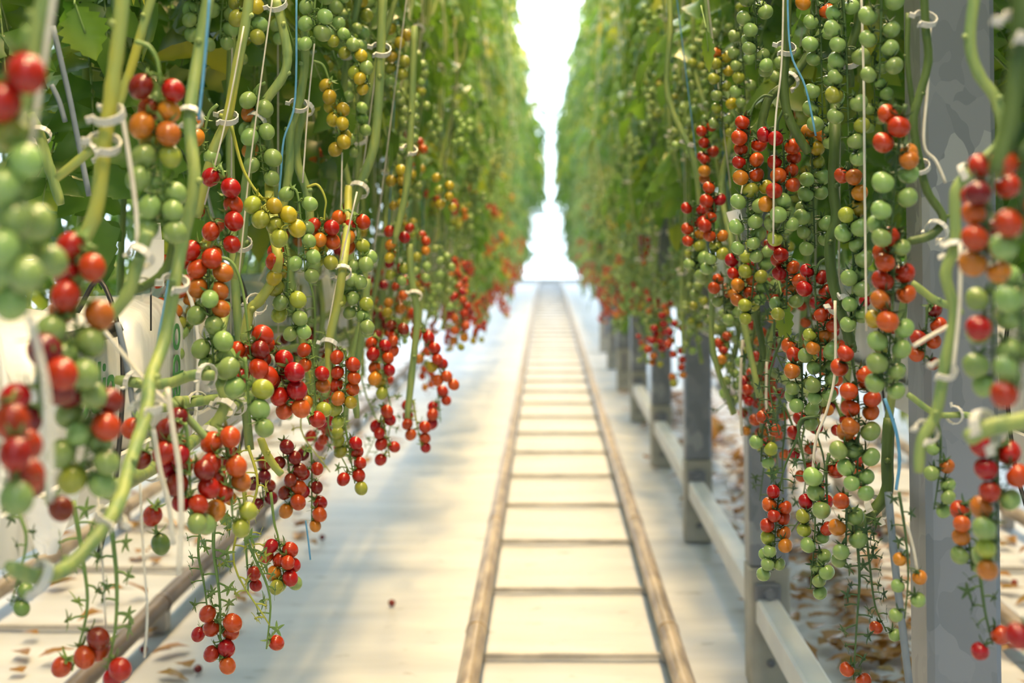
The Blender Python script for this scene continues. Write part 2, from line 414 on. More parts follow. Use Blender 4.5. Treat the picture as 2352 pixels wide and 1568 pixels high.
# pipe rail tracks: two rails on low feet with a cross bar under each pair
def track(xl, xr, y0, y1, label, step=0.776, first=3.70, mats=('rail', 'rail')):
    t = empty('rail_track', ((xl + xr) / 2, y0, 0), label, 'rail track', 'pipe rail tracks between the plant rows')
    for x in (xl, xr):
        mb = MB(); tube(mb, [Vector((x - (xl + xr) / 2, y - y0, 0.085 + 0.002 * math.sin(y * 3))) for y in [y0 + (y1 - y0) * i / 40 for i in range(41)]], 0.030, 12)
        y = first - 0.78
        while y < min(y1, 14):                   # welded joints along the pipe
            if y > y0: tube(mb, [Vector((x - (xl + xr) / 2, y - y0 + e, 0.085)) for e in (-0.012, 0.012)], 0.0322, 12)
            y += 0.776 * 2
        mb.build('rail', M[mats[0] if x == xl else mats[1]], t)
    y = first
    while y - step > y0: y -= step
    while y < y1:
        mb = MB(); box(mb, (0, y - y0, 0.012), (xr - xl + 0.02, 0.022, 0.016))
        for x in (xl, xr): box(mb, (x - (xl + xr) / 2, y - y0, 0.034), (0.04, 0.06, 0.066))
        mb.build('sleeper', M['railfoot'], t, smooth=False); y += step
    return t
track(-0.204, 0.357, 1.2, 34.5, 'tan pipe rail track running down the middle of the white aisle floor', 0.776, 2.616 + 0.776)
track(-1.79, -1.21, 1.4, 14, 'brown pipe rail track seen low behind the left plant row', mats=('rail', 'railshaded'))
track(1.395, 1.955, 1.4, 14, 'orange-lit pipe rail track seen low behind the right plant row')

# galvanised posts of the right row, each in a pale foot, joined by low box beams
def post(y, label, top=5.0, lean=0.0):
    t = empty('support_post', (0.617, y, 0), label, 'post', 'galvanised posts along the right row')
    rt = Matrix.Rotation(lean, 3, 'Y')
    mb = MB(); box(mb, (0, 0, 0.33 + (top - 0.33) / 2), (0.108, 0.108, top - 0.33), 0, 0.009); o = mb.build('shaft', M['steel'], t, smooth=False)
    mb = MB(); box(mb, (0, 0, 0.166), (0.112, 0.112, 0.332), 0, 0.006); f = mb.build('foot', M['concrete'], t, smooth=False)
    mb = MB(); box(mb, (0.0, -0.0575, 0.225), (0.030, 0.006, 0.14), 0, 0.002); mb.build('slot', M['hole'], f, smooth=False)
    mb = MB(); tube(mb, [Vector((0.0, -0.054, 0.07)), Vector((0.0, -0.061, 0.07))], 0.011, 10); mb.build('bolt', M['hole'], f)
    t.rotation_euler = (0, lean, 0)
    return t
names = ['large galvanised post nearest the lens on the right, blotchy grey', 'grey galvanised post behind the second gap of right trusses, beam bolted to its foot',
         'galvanised post with a dark slot in its pale foot', 'pale-footed post just behind the slotted post', 'fourth pale-footed post back along the right row',
         'fifth pale-footed post back along the right row', 'sixth small pale-footed post back along the right row', 'seventh tiny pale-footed post along the right row']
PY = [2.12 + 1.84 * k for k in range(8)]
for y, l in zip(PY, names): post(y, l, lean=-0.012 if y < 4.5 else -0.004)
bl = ['white box beam running from the bolted post foot toward the lens', 'white box beam between the bolted post and the slotted post', 'white box beam between the slotted post and the next post',
      'short white box beam far along the right row']
for k in range(4):
    t = empty('side_beam', (0.605, PY[k], 0.215), bl[k], 'beam', 'low beams between the posts')
    y0, y1 = 0.06, 1.84 - 0.06
    mb = MB(); box(mb, (0, (y0 + y1) / 2, 0), (0.062, y1 - y0, 0.075), 0, 0.006); mb.build('tube', M['gutter'], t, smooth=False)
    mb = MB(); box(mb, (0, y1 - 0.012, 0.052), (0.07, 0.024, 0.05), 0, 0.004); tube(mb, [Vector((0, y1 - 0.05, 0.055)), Vector((0, y1 - 0.01, 0.055))], 0.014, 8); mb.build('bracket', M['hole'], t, smooth=False)

# gutters with white growing bags
def gutter(x, label):
    t = empty('growing_gutter', (x, 0.6, 0.86), label, 'gutter', 'growing gutters of the plant rows')
    mb = MB()
    for (cx, cz, sx, sz) in ((0, 0.0, 0.24, 0.012), (-0.125, 0.02, 0.012, 0.06), (0.125, 0.02, 0.012, 0.06)):
        box(mb, (cx, 9.7, cz), (sx, 19.4, sz))
    mb.build('channel', M['gutter'], t, smooth=False)
    for k in range(9):
        mb = MB()
        
        for sx_ in (-0.125, 0.125): tube(mb, [Vector((sx_, 0.5 + 2.1 * k, 0.03)), Vector((0, 0.5 + 2.1 * k, 0.55)), Vector((0, 0.5 + 2.1 * k, 4.2))], 0.003, 6)
        mb.build('hanger', M['gutter'], t)
gutter(-0.78, 'white growing gutter under the white bags of the left row'); gutter(0.93, 'white growing gutter of the right row behind the posts')
def text_mesh(body, size):
    c = bpy.data.curves.new('lettering', 'FONT'); c.body = body; c.size = size; c.extrude = 0.0008; c.align_x = 'CENTER'; c.align_y = 'CENTER'
    o = bpy.data.objects.new('lettering', c); COL.objects.link(o)
    me = bpy.data.meshes.new_from_object(o.evaluated_get(bpy.context.evaluated_depsgraph_get()))
    bpy.data.objects.remove(o); me.materials.clear(); me.materials.append(M['print']); return me
TXT = [text_mesh('oda', 0.10), text_mesh('odia', 0.11)]
def bag_mesh(seed):
    q_ = random.Random(seed); mb = MB(); ln, w, h = 0.385, 0.225, 0.27; NL, NS = 12, 20; vs, fs = [], []
    for i in range(NL + 1):
        u = i / NL; e = min(1.0, 0.42 + 0.58 * math.sin(math.pi * min(1, max(0, u * 1.0))) ** 0.28)
        for k in range(NS):
            a = 2 * math.pi * k / NS; c_, s_ = math.cos(a), math.sin(a)
            r_ = 1 + 0.03 * q_.uniform(-1, 1)
            x = math.copysign(abs(c_) ** 0.45, c_) * w / 2 * r_ * (0.93 + 0.07 * e); z = h / 2 + math.copysign(abs(s_) ** 0.45, s_) * h / 2 * e * (r_ if s_ > 0 else 1)
            vs.append(Vector((x, (u - 0.5) * ln, z)))
    for i in range(NL):
        for k in range(NS): fs.append((i * NS + k, i * NS + (k + 1) % NS, (i + 1) * NS + (k + 1) % NS, (i + 1) * NS + k))
    fs.append(tuple(range(NS))[::-1]); fs.append(tuple(NL * NS + k for k in range(NS)))
    mb.add(vs, fs); return mb.mesh('film', M['bag'])
BAGS = [bag_mesh(k) for k in range(3)]
words_l = ['second', 'third', 'fourth', 'fifth', 'sixth', 'seventh', 'eighth', 'ninth', 'tenth', 'eleventh', 'twelfth', 'thirteenth', 'fourteenth']
for side, gx in ((-1, -0.78), (1, 0.93)):
    for k in range(12):
        y = 1.62 + 0.46 * k
        if side > 0: y += 0.3
        lab = (f'white growing bag {"with green print " if 1 <= k <= 3 else ""}in the left gutter, ' if side < 0 else 'white growing bag in the right gutter behind the trusses, ') + ('nearest of its row' if k == 0 else words_l[k - 1] + ' from the front')
        t = empty('growing_bag', (gx, y, 0.867), lab, 'growing bag', 'white bags in the ' + ('left' if side < 0 else 'right') + ' gutter')
        link('film', BAGS[k % 3], t)
        if side < 0 and 1 <= k <= 3:
            o = link('lettering', TXT[k % 2], t, (0.1165, 0.02, 0.15)); o.rotation_euler = (math.pi / 2, math.pi / 2 if k == 2 else 0, math.pi / 2)
        # drip tube and dripper peg
        if k < 6:
            mb = MB(); tube(mb, smooth_path([Vector((-side * 0.06, 0.1, 0.26)), Vector((-side * 0.10, 0.09, 0.31)), Vector((-side * 0.145, 0.05, 0.2)), Vector((-side * 0.15, 0.0, 0.02)), Vector((-side * 0.14, -0.05, -0.08))], 5), 0.004, 6)
            mb.build('drip_tube', M['black' if k % 2 else 'gutter'], t)
        if k in (1, 3):
            mb = MB(); tube(mb, [Vector((-side * 0.12, -0.23, 0.235)), Vector((-side * 0.12, 0.1, 0.235))], 0.012, 8); mb.build('feed_pipe', M['black'], t)
# white label card stuck up between the left bags
c = P(345, 575, 2.3)
t = empty('label_card', c, 'blank cream card standing above the white bags on the left', 'card')
mb = MB(); box(mb, (0, 0, -0.02), (0.045, 0.002, 0.075)); box(mb, (0.002, -0.004, 0.03), (0.034, 0.002, 0.03), rot=Matrix.Rotation(0.35, 3, 'X')); mb.build('card', M['bag'], t, smooth=False)
mb = MB(); tube(mb, [Vector((0, 0.004, -0.03)), Vector((0, 0.004, -0.13))], 0.0016, 6); mb.build('peg', M['black'], t)

# ------------------------------------------------------------------ plants
def leaflet(mb, base, dirv, up, ln, wd_, rnd, mi=0):
    d = dirv.normalized(); s = d.cross(up); s = s.normalized() if s.length > 1e-5 else Vector((1, 0, 0)); n = s.cross(d).normalized()
    prof = [0.0, 0.62, 1.0, 0.80, 0.88, 0.50, 0.42, 0.0] if ln > 0.06 else [0.0, 0.8, 1.0, 0.6, 0.0]
    N = len(prof); droop = rnd.uniform(0.2, 0.6); fold = rnd.uniform(0.1, 0.45)
    vs, fs = [], []
    for i in range(N):
        t_ = i / (N - 1); c_ = base + d * ln * t_ - n * ln * droop * t_ * t_ * 0.5
        w = prof[i] * wd_
        jag = d * ln * 0.05 * (1 if i % 2 else -1)
        vs += [c_ + s * w + n * w * fold + jag, c_, c_ - s * w + n * w * fold + jag]
    for i in range(N - 1):
        for j in (0, 1): fs.append((i * 3 + j, i * 3 + j + 1, i * 3 + j + 4, i * 3 + j + 3))
    mb.add(vs, fs, mi)
def compound_leaf(mb, base, az, ln, rnd):
    d = Vector((math.cos(az), math.sin(az), rnd.uniform(-0.1, 0.45))).normalized()
    pts = []; p = base.copy(); N = 7; sag = rnd.uniform(0.22, 0.42)
    for i in range(N + 1):
        pts.append(p.copy()); d = (d + Vector((0, 0, -sag))).normalized(); p = p + d * ln / N
    tube(mb, pts, [0.0028 * (1.2 - i / (N + 2)) for i in range(N + 1)], 4, 1, caps=False)
    for i in range(2, N + 1):
        t_ = (pts[i] - pts[i - 1]).normalized(); side = t_.cross(Vector((0, 0, 1)))
        side = side.normalized() if side.length > 1e-4 else Vector((1, 0, 0))
        l = ln * rnd.uniform(0.20, 0.29) * (0.75 + 0.25 * math.sin(math.pi * i / N))
        up = side.cross(t_) * -1 if side.cross(t_).z < 0 else side.cross(t_)
        if i == N: leaflet(mb, pts[i], t_, up, l * 1.25, l * 0.42, rnd)
        else:
            for sg in (-1, 1):
                if rnd.random() < 0.93:
                    leaflet(mb, pts[i], side * sg + t_ * rnd.uniform(0.3, 0.7) + Vector((0, 0, rnd.uniform(-.4, .1))), up, l * rnd.uniform(0.8, 1.1), l * rnd.uniform(0.32, 0.4), rnd)
def plant_meshes(seed, z0, z1, nleaf, reach, zs0):
    rnd = random.Random(seed); st = MB(); fo = MB()
    ph = rnd.uniform(0, 6); path = []
    for i in range(15):
        z = zs0 + (z1 - zs0) * i / 14
        path.append(Vector((0.035 * math.sin(z * 2.3 + ph), 0.05 * math.cos(z * 1.9 + ph * 2) + (0.1 * max(0, 1.3 - z)), z)))
    tube(st, smooth_path(path, 2), 0.0085, 7)
    for k in range(nleaf):
        z = z0 + (z1 - z0) * (k + rnd.uniform(0, 1)) / nleaf
        i = min(13, max(0, int((z - zs0) / (z1 - zs0) * 14))); b0 = path[i].lerp(path[i + 1], 0.5); b0.z = z
        compound_leaf(fo, b0, rnd.uniform(0, 6.283), reach * rnd.uniform(0.75, 1.2), rnd)
    return st.mesh('stem', M['stem']), fo.mesh('foliage', [M['leaf'], M['stem']])
A = [plant_meshes(100 + k, 1.62, 4.7, 44, 0.42, 0.85) for k in range(5)]         # aisle side: leaves only above the fruit
B = [plant_meshes(200 + k, 1.42, 4.7, 84, 0.42, 0.85) for k in range(4)]         # back of the row
E = [plant_meshes(500 + k, 0.92, 4.7, 52, 0.42, 0.8) for k in range(4)]          # farther along, leaves reach lower
D = [plant_meshes(400 + k, 1.95, 3.6, 28, 0.36, 1.2) for k in range(3)]         # far end, leaning into the aisle
C = [plant_meshes(300 + k, 0.52, 4.4, 70, 0.46, 0.4) for k in range(3)]          # next rows
tw = MB(); tube(tw, [Vector((0.02, 0, 0.9)), Vector((0.012, 0, 2.4)), Vector((0.0, 0, 4.9))], 0.0016, 5); TW = tw.mesh('support_twine', M['twine'])
def plant(x, y, src, k, rz, label, group, twine=True, scale=1.0):
    t = empty('tomato_plant', (x, y, 0), label, 'tomato plant', group); t.rotation_euler = (0, 0, rz); t.scale = (scale, scale, 1)
    s, f = src[k % len(src)]
    link('stem', s, t); link('foliage', f, t)
    if twine: link('support_twine', TW, t)
q = random.Random(21)
def band(y): return 'in the near part of' if y < 4 else 'partway down' if y < 11 else 'far down'
for side, sn in ((-1, 'left'), (1, 'right')):
    k = 0; y = 2.7
    while y < 34:
        x = side * (0.60 + q.uniform(-0.03, 0.05)) + (0.05 if side > 0 else 0)
        plant(x, y, A if y < 7 else E, q.randrange(5), q.uniform(0, 6.28), f'tomato plant leafy above its fruit, {band(y)} the {sn} row', f'{sn} row plants {band(y)} the row', y < 16)
        y += q.uniform(0.34, 0.46) if y < 6 else q.uniform(0.5, 0.62) if y < 12 else q.uniform(0.7, 0.85)
    y = -2.6
    while y < 30:
        plant(side * 1.02 + 0.08, y, B, q.randrange(4), q.uniform(0, 6.28), f'dark leafy tomato plant at the back {"of the near" if y < 4.5 else "of the farther"} {sn} row', f'back plants of the {sn} row, {"near" if y < 4.5 else "farther"}', False, 1.0 if y < 9 else 1.35)
        y += q.uniform(0.42, 0.55) if y < 6.5 else q.uniform(2.0, 2.6)
    for k in range(7):
        plant(side * 0.33 + 0.07, 24 + 1.5 * k, D, k, q.uniform(0, 6.28), f'leafy plant leaning into the gap at the far end of the {sn} row', f'leaning plants at the far end {sn}', False)
    y = -1.5
    while y < 13:
        plant(side * 2.35 + 0.08, y, C, q.randrange(3), q.uniform(0, 6.28), f'leafy tomato plant of the next row beyond the {sn} track', f'plants of the next row {sn}', False, 1.25)
        y += q.uniform(0.6, 0.75)

# ------------------------------------------------------------------ vines placed from the photograph
def clip_geo(c, ax, r):
    """open ring clip with toothed band and two tabs, round a stem of direction ax"""
    mb = MB(); qn = quat_to(ax); N = 22; vs, fs = [], []
    for i in range(N + 1):
        w = -2.55 + 5.1 * i / N
        th = r * (0.15 if i % 2 else 0.10)
        for (dr, dz) in ((0, -0.30), (0, 0.30), (1, 0.30), (1, -0.30)):
            rr_ = r * 1.0 + dr * th
            vs.append(c + qn @ Vector((rr_ * math.cos(w), rr_ * math.sin(w), dz * r)))
    for i in range(N):
        for k in range(4): fs.append((i * 4 + k, i * 4 + (k + 1) % 4, (i + 1) * 4 + (k + 1) % 4, (i + 1) * 4 + k))
    fs += [(0, 1, 2, 3), (N * 4 + 3, N * 4 + 2, N * 4 + 1, N * 4)]
    mb.add(vs, fs)
    for sg in (-1, 1):
        w = sg * 2.5; p = c + qn @ Vector((r * 1.25 * math.cos(w), r * 1.25 * math.sin(w), 0))
        box(mb, p, (r * 0.6, r * 0.16, r * 0.5), rot=(qn.to_matrix() @ Matrix.Rotation(w, 3, 'Z')))
    return mb
def vine(label, pts, d, px, mat='stem', clips=(), taper=(1, 1), nodes=True, group='bare tomato vines tied up along the aisle', stub=False):
    P3 = [P(p[0], p[1], p[2] if len(p) > 2 else d) for p in pts]
    base = P3[-1].copy(); t = empty('tomato_vine', base, label, 'tomato vine', group)
    rnd = random.Random(int(pts[0][0] * 7 + pts[0][1]))
    loc = [p - base for p in P3]; path = smooth_path(loc, 6); L = len(path); r0 = px * d / FPX / 2
    rad = []
    for i in range(L):
        u = i / (L - 1); k = taper[0] + (taper[1] - taper[0]) * u
        rad.append(r0 * 0.9 * k * (1 + (0.10 if nodes and i % 12 == 0 else 0) + rnd.uniform(-.03, .03)))
    rad[0] *= 0.8; rad[-1] *= 0.72; rad[-2] *= 0.95
    mb = MB(); tube(mb, path, rad, 12)
    if nodes:                                     # scars where leaves were cut
        for i in range(6, L - 1, 12):
            w = rnd.uniform(0, 6.28); o_ = Vector((math.cos(w), -abs(math.sin(w)), 0.3))
            tube(mb, [path[i], path[i] + o_ * r0 * 1.35], [r0 * 0.55, r0 * 0.42], 7)
    mb.build('stem', M[mat], t)
    for ci in clips:
        p = P(ci[0], ci[1], 1.0); best = min(range(L), key=lambda i: ((path[i] + base).x / (path[i] + base).y - p.x) ** 2 + (((path[i] + base).z - CAMZ) / (path[i] + base).y - (p.z - CAMZ)) ** 2)
        ax = (path[min(L - 1, best + 1)] - path[max(0, best - 1)]).normalized()
        tilt = Vector((rnd.uniform(-.3, .3), rnd.choice((-0.9, 0.9, 0.7)), 0.0)); ax = (ax + tilt).normalized()
        clip_geo(path[best], ax, max(0.011, r0 * (ci[2] if len(ci) > 2 else 1.75))).build('plant_clip', M['clip'], t, smooth=False)
    return t
VL = [
 ('thick yellow-green vine in two white clips left of the topmost ripening truss', [(285, -60), (275, 60), (258, 200), (240, 330), (215, 500), (130, 650)], 1.5, 38, 'stemwarm', [(250, 262), (240, 335)]),
 ('slim yellow vine slanting behind the thick double-clipped vine', [(362, -50), (335, 40), (290, 190), (240, 310), (130, 410)], 1.75, 24, 'stemwarm', [(195, 345)]),
 ('long winding vine with four clips, bending low to the bottom left', [(490, -60, 1.75), (460, 100, 1.75), (436, 270, 1.72), (446, 420, 1.7), (418, 560, 1.7), (402, 650, 1.68), (378, 780, 1.65), (345, 870, 1.6), (335, 950, 1.55), (300, 1060, 1.5), (265, 1170, 1.45), (170, 1290, 1.38), (90, 1325, 1.32), (20, 1300, 1.28)], 1.6, 34, 'stem', [(446, 272), (402, 645), (340, 935), (255, 1185), (90, 1325)]),
 ('bright yellow vine with a ring clip, beside the pair of amber tomatoes', [(580, -70), (566, 40), (545, 150), (522, 270), (492, 340), (468, 430), (452, 500)], 2.2, 26, 'stemwarm', [(515, 275)]),
 ('bent green vine kinked at a cut scar near the top of the left row', [(634, 0), (648, 60), (660, 120), (652, 172), (605, 240), (583, 300), (566, 420), (556, 560), (540, 640)], 2.4, 24, 'stem', [(640, 5), (580, 275), (550, 555)]),
 ('green vine under a toothed clip with a blue twine beside it', [(700, 60), (700, 150), (688, 230), (668, 300), (664, 390), (648, 490)], 2.5, 22, 'stem', [(690, 240)]),
 ('pale vine twinned behind the toothed clip, running down past yellow fruit', [(704, 235), (684, 310), (682, 370), (705, 440), (712, 520), (700, 580)], 2.55, 22, 'stem', [(705, 255)]),
 ('knobbly yellow vine stub zigzagging in the middle of the left row', [(618, 420, 2.42), (622, 500, 2.36), (638, 590), (628, 640), (596, 690), (575, 712), (560, 780)], 2.3, 26, 'stemwarm', [(590, 700)]),
 ('yellow vine in two clips above the low red trusses', [(800, 430, 2.66), (798, 520, 2.6), (788, 610), (775, 700), (757, 780), (756, 850), (748, 910)], 2.5, 22, 'stemwarm', [(785, 625), (750, 795)]),
 ('wide green vine slanting down left of the cream card', [(340, 530), (318, 600), (290, 680), (235, 745), (210, 770)], 1.5, 34, 'stem', [(318, 585)]),
 ('dark green vine curling under the clip by the cream card', [(402, 500), (396, 570), (376, 625), (330, 658), (285, 668)], 1.75, 24, 'stemshaded', [(325, 655)]),
 ('thick grey-green vine lying level in front of the white bags', [(492, 862), (440, 862), (388, 880), (330, 880), (265, 872)], 1.95, 28, 'stem', [(475, 865), (312, 890)]),
 ('green vine sloping from the middle bags to the low red cluster', [(372, 905), (420, 948), (468, 1000), (486, 1022)], 1.85, 20, 'stem', []),
 ('light green clipped vine above the low green tomatoes', [(520, 700, 2.2), (504, 790, 2.12), (508, 880), (518, 925), (495, 975), (478, 1010)], 2.05, 28, 'stem', [(512, 935), (480, 1000)]),
 ('bright green cut vine stub above the bottom red trusses', [(598, 1005), (612, 1040), (632, 1072), (648, 1090)], 2.25, 20, 'stemwarm', []),
 ('blurred green vine crossing the upper left corner', [(120, -60), (92, 40), (70, 130), (50, 260)], 1.12, 44, 'stem', []),
 ('hooked green vine in a small clip at the far left', [(70, 260), (92, 310), (115, 390), (140, 470)], 2.1, 26, 'stem', [(93, 312)]),
 ('pale vine rising through green fruit right of the yellow truss', [(880, -30), (872, 180), (860, 330), (830, 420), (800, 520), (815, 660)], 2.8, 24, 'stem', [(878, 130), (830, 432)]),
 ('thin pale vine behind the low orange trusses', [(845, 640), (832, 760), (815, 880), (820, 960)], 2.75, 18, 'stem', []),
 ('pale vine leaning over the red trusses partway down the left row', [(940, 560), (945, 640), (958, 720), (950, 820), (935, 960)], 3.3, 18, 'stem', [(930, 690)]),
 ('upright pale vine between the yellow trusses of the left row', [(952, 60), (945, 260), (935, 420), (905, 560)], 3.2, 18, 'stem', [(950, 350)]),
 ('grey-green vine level behind the low green tomatoes', [(560, 900), (500, 915), (430, 925), (360, 940)], 2.25, 24, 'stem', [(450, 920)]),
]
for v_ in VL: vine(*v_[:6])
VR = [
 ('dark green vine with a rectangular clip and a blue twine near the top right', [(1808, -60), (1806, 90), (1800, 200), (1812, 270), (1838, 320), (1858, 352)], 2.3, 24, 'stemshaded', [(1806, 120)]),
 ('dark green vine bending left above the reddest right truss', [(1895, 60), (1860, 120), (1815, 185), (1772, 220), (1754, 262), (1744, 330)], 2.5, 22, 'stemshaded', [(1820, 182)]),
 ('tall dark vine winding down the middle of the right trusses', [(1932, -60, 2.4), (1922, 120, 2.36), (1918, 300), (1914, 430), (1921, 500), (1906, 560), (1912, 640), (1930, 710), (1950, 775), (1958, 810)], 2.25, 28, 'stemshaded', [(1926, 702)]),
 ('olive vine sagging across the big grey post', [(2120, -50), (2126, 60), (2132, 140), (2112, 220), (2098, 280), (2112, 370), (2130, 440), (2166, 500), (2138, 540), (2085, 555)], 1.84, 22, 'stemshaded', [(2100, 40, 2.2), (2110, 378), (2148, 530, 2.2)]),
 ('second thin olive vine left of the sagging vine on the post', [(2086, 30), (2084, 130), (2092, 210), (2100, 265)], 1.9, 14, 'stemshaded', []),
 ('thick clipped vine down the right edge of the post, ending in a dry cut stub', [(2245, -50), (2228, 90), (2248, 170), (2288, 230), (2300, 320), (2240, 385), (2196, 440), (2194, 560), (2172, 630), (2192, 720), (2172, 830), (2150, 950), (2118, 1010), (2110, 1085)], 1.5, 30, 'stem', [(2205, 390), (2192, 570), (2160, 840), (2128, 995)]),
 ('broad blurred vine in the upper right corner', [(2350, -60), (2340, 120), (2320, 280), (2285, 400)], 1.15, 50, 'stemshaded', [(2340, 50)]),
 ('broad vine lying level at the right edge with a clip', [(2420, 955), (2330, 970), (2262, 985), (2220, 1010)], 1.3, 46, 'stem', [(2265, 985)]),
 ('brownish bent vine end above the bare stalks on the right', [(2042, 960), (2038, 1060), (2036, 1130), (1998, 1180), (1950, 1216)], 2.25, 32, 'stemshaded', [(2012, 1170)]),
 ('short vine between the red and green right trusses', [(1768, 500), (1782, 560), (1808, 612)], 2.6, 22, 'stemshaded', []),
 ('olive vine curving through the upper green trusses on the right', [(1984, -40), (1968, 60), (1950, 130), (1955, 200)], 2.12, 22, 'stemshaded', [(1948, 145, 2.0)]),
 ('slim dark vine hanging past the slotted post', [(1745, 640), (1738, 720), (1752, 800), (1745, 860)], 2.8, 18, 'stemshaded', [(1742, 650)]),
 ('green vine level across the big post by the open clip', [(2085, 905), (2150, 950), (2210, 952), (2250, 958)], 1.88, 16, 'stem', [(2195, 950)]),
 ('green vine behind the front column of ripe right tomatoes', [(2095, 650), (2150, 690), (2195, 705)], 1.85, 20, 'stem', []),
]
for v_ in VR: vine(*v_[:6])

# more bare vines farther along, sharing a few stems
def vine_mesh(seed):
    rnd = random.Random(seed); p = Vector((0, 0, 0)); pts = []
    for i in range(10):
        pts.append(p.copy()); p = p + Vector((rnd.uniform(-.035, .035), rnd.uniform(-.02, .07), 0.15))
    path = smooth_path(pts, 4); mb = MB(); tube(mb, path, [0.0066 * (1 + (0.2 if i % 4 == 0 else 0)) for i in range(len(path))], 8)
    cs = []
    for i in (7, 17, 28):
        cs.append(clip_geo(path[i], (path[i + 1] - path[i]).normalized() + Vector((rnd.uniform(-.3, .3), rnd.choice((-.8, .8)), 0)), 0.0145).mesh('plant_clip', M['clip'], False))
    tb_ = MB(); tube(tb_, [path[7] + Vector((0.012, 0, 0)), path[28] + Vector((0.01, 0, 0)), Vector((0.02, 0.1, 2.9))], 0.0015, 5)
    return mb.mesh('stem', M['stem']), cs, tb_.mesh('support_twine', M['twineblue' if seed % 3 == 0 else 'twine'])
VM = [vine_mesh(900 + k) for k in range(6)]
q = random.Random(55)
for side, sn in ((-1, 'left'), (1, 'right')):
    y = 3.0
    while y < 11:
        lab = f'bare upright vine with white clips {"just past the sharp trusses of" if y < 4.5 else "farther along"} the {sn} row'
        t = empty('tomato_vine', (side * q.uniform(0.44, 0.60), y, q.uniform(0.78, 1.0)), lab, 'tomato vine', f'upright vines {"near" if y < 4.5 else "farther"} {sn} row')
        t.rotation_euler = (0, 0, q.uniform(-1, 1)); st_, cs, tb_ = VM[q.randrange(6)]
        link('stem', st_, t)
        for c_ in cs: link('plant_clip', c_, t)
        link('support_twine', tb_, t)
        y += q.uniform(0.16, 0.26)

# old stems laid along the gutters
for side, sn in ((-1, 'left'), (1, 'right')):
    for k in range(4):
        x = side * (0.54 + 0.045 * k); z = 0.93 + 0.05 * (k % 3); y0 = (1.7 if side < 0 else 2.7) + 0.5 * k; n_ = 12
        t = empty('tomato_vine', (x, y0, z), f'old leafless vine stem lying along the {sn} gutter', 'tomato vine', f'old stems along the {sn} gutter')
        pts = [Vector((q.uniform(-.02, .02), 0.45 * i, q.uniform(-.03, .03))) for i in range(n_)]
        path = smooth_path(pts, 5); mb = MB(); tube(mb, path, [0.0095 * (1 + (0.15 if i % 5 == 0 else 0)) for i in range(len(path))], 9); mb.build('stem', M['stem'], t)
        for i in (3, 9, 16, 24): clip_geo(path[i], Vector((0.2, 1, q.uniform(-.6, .6))).normalized(), 0.017).build('plant_clip', M['clip'], t, smooth=False)

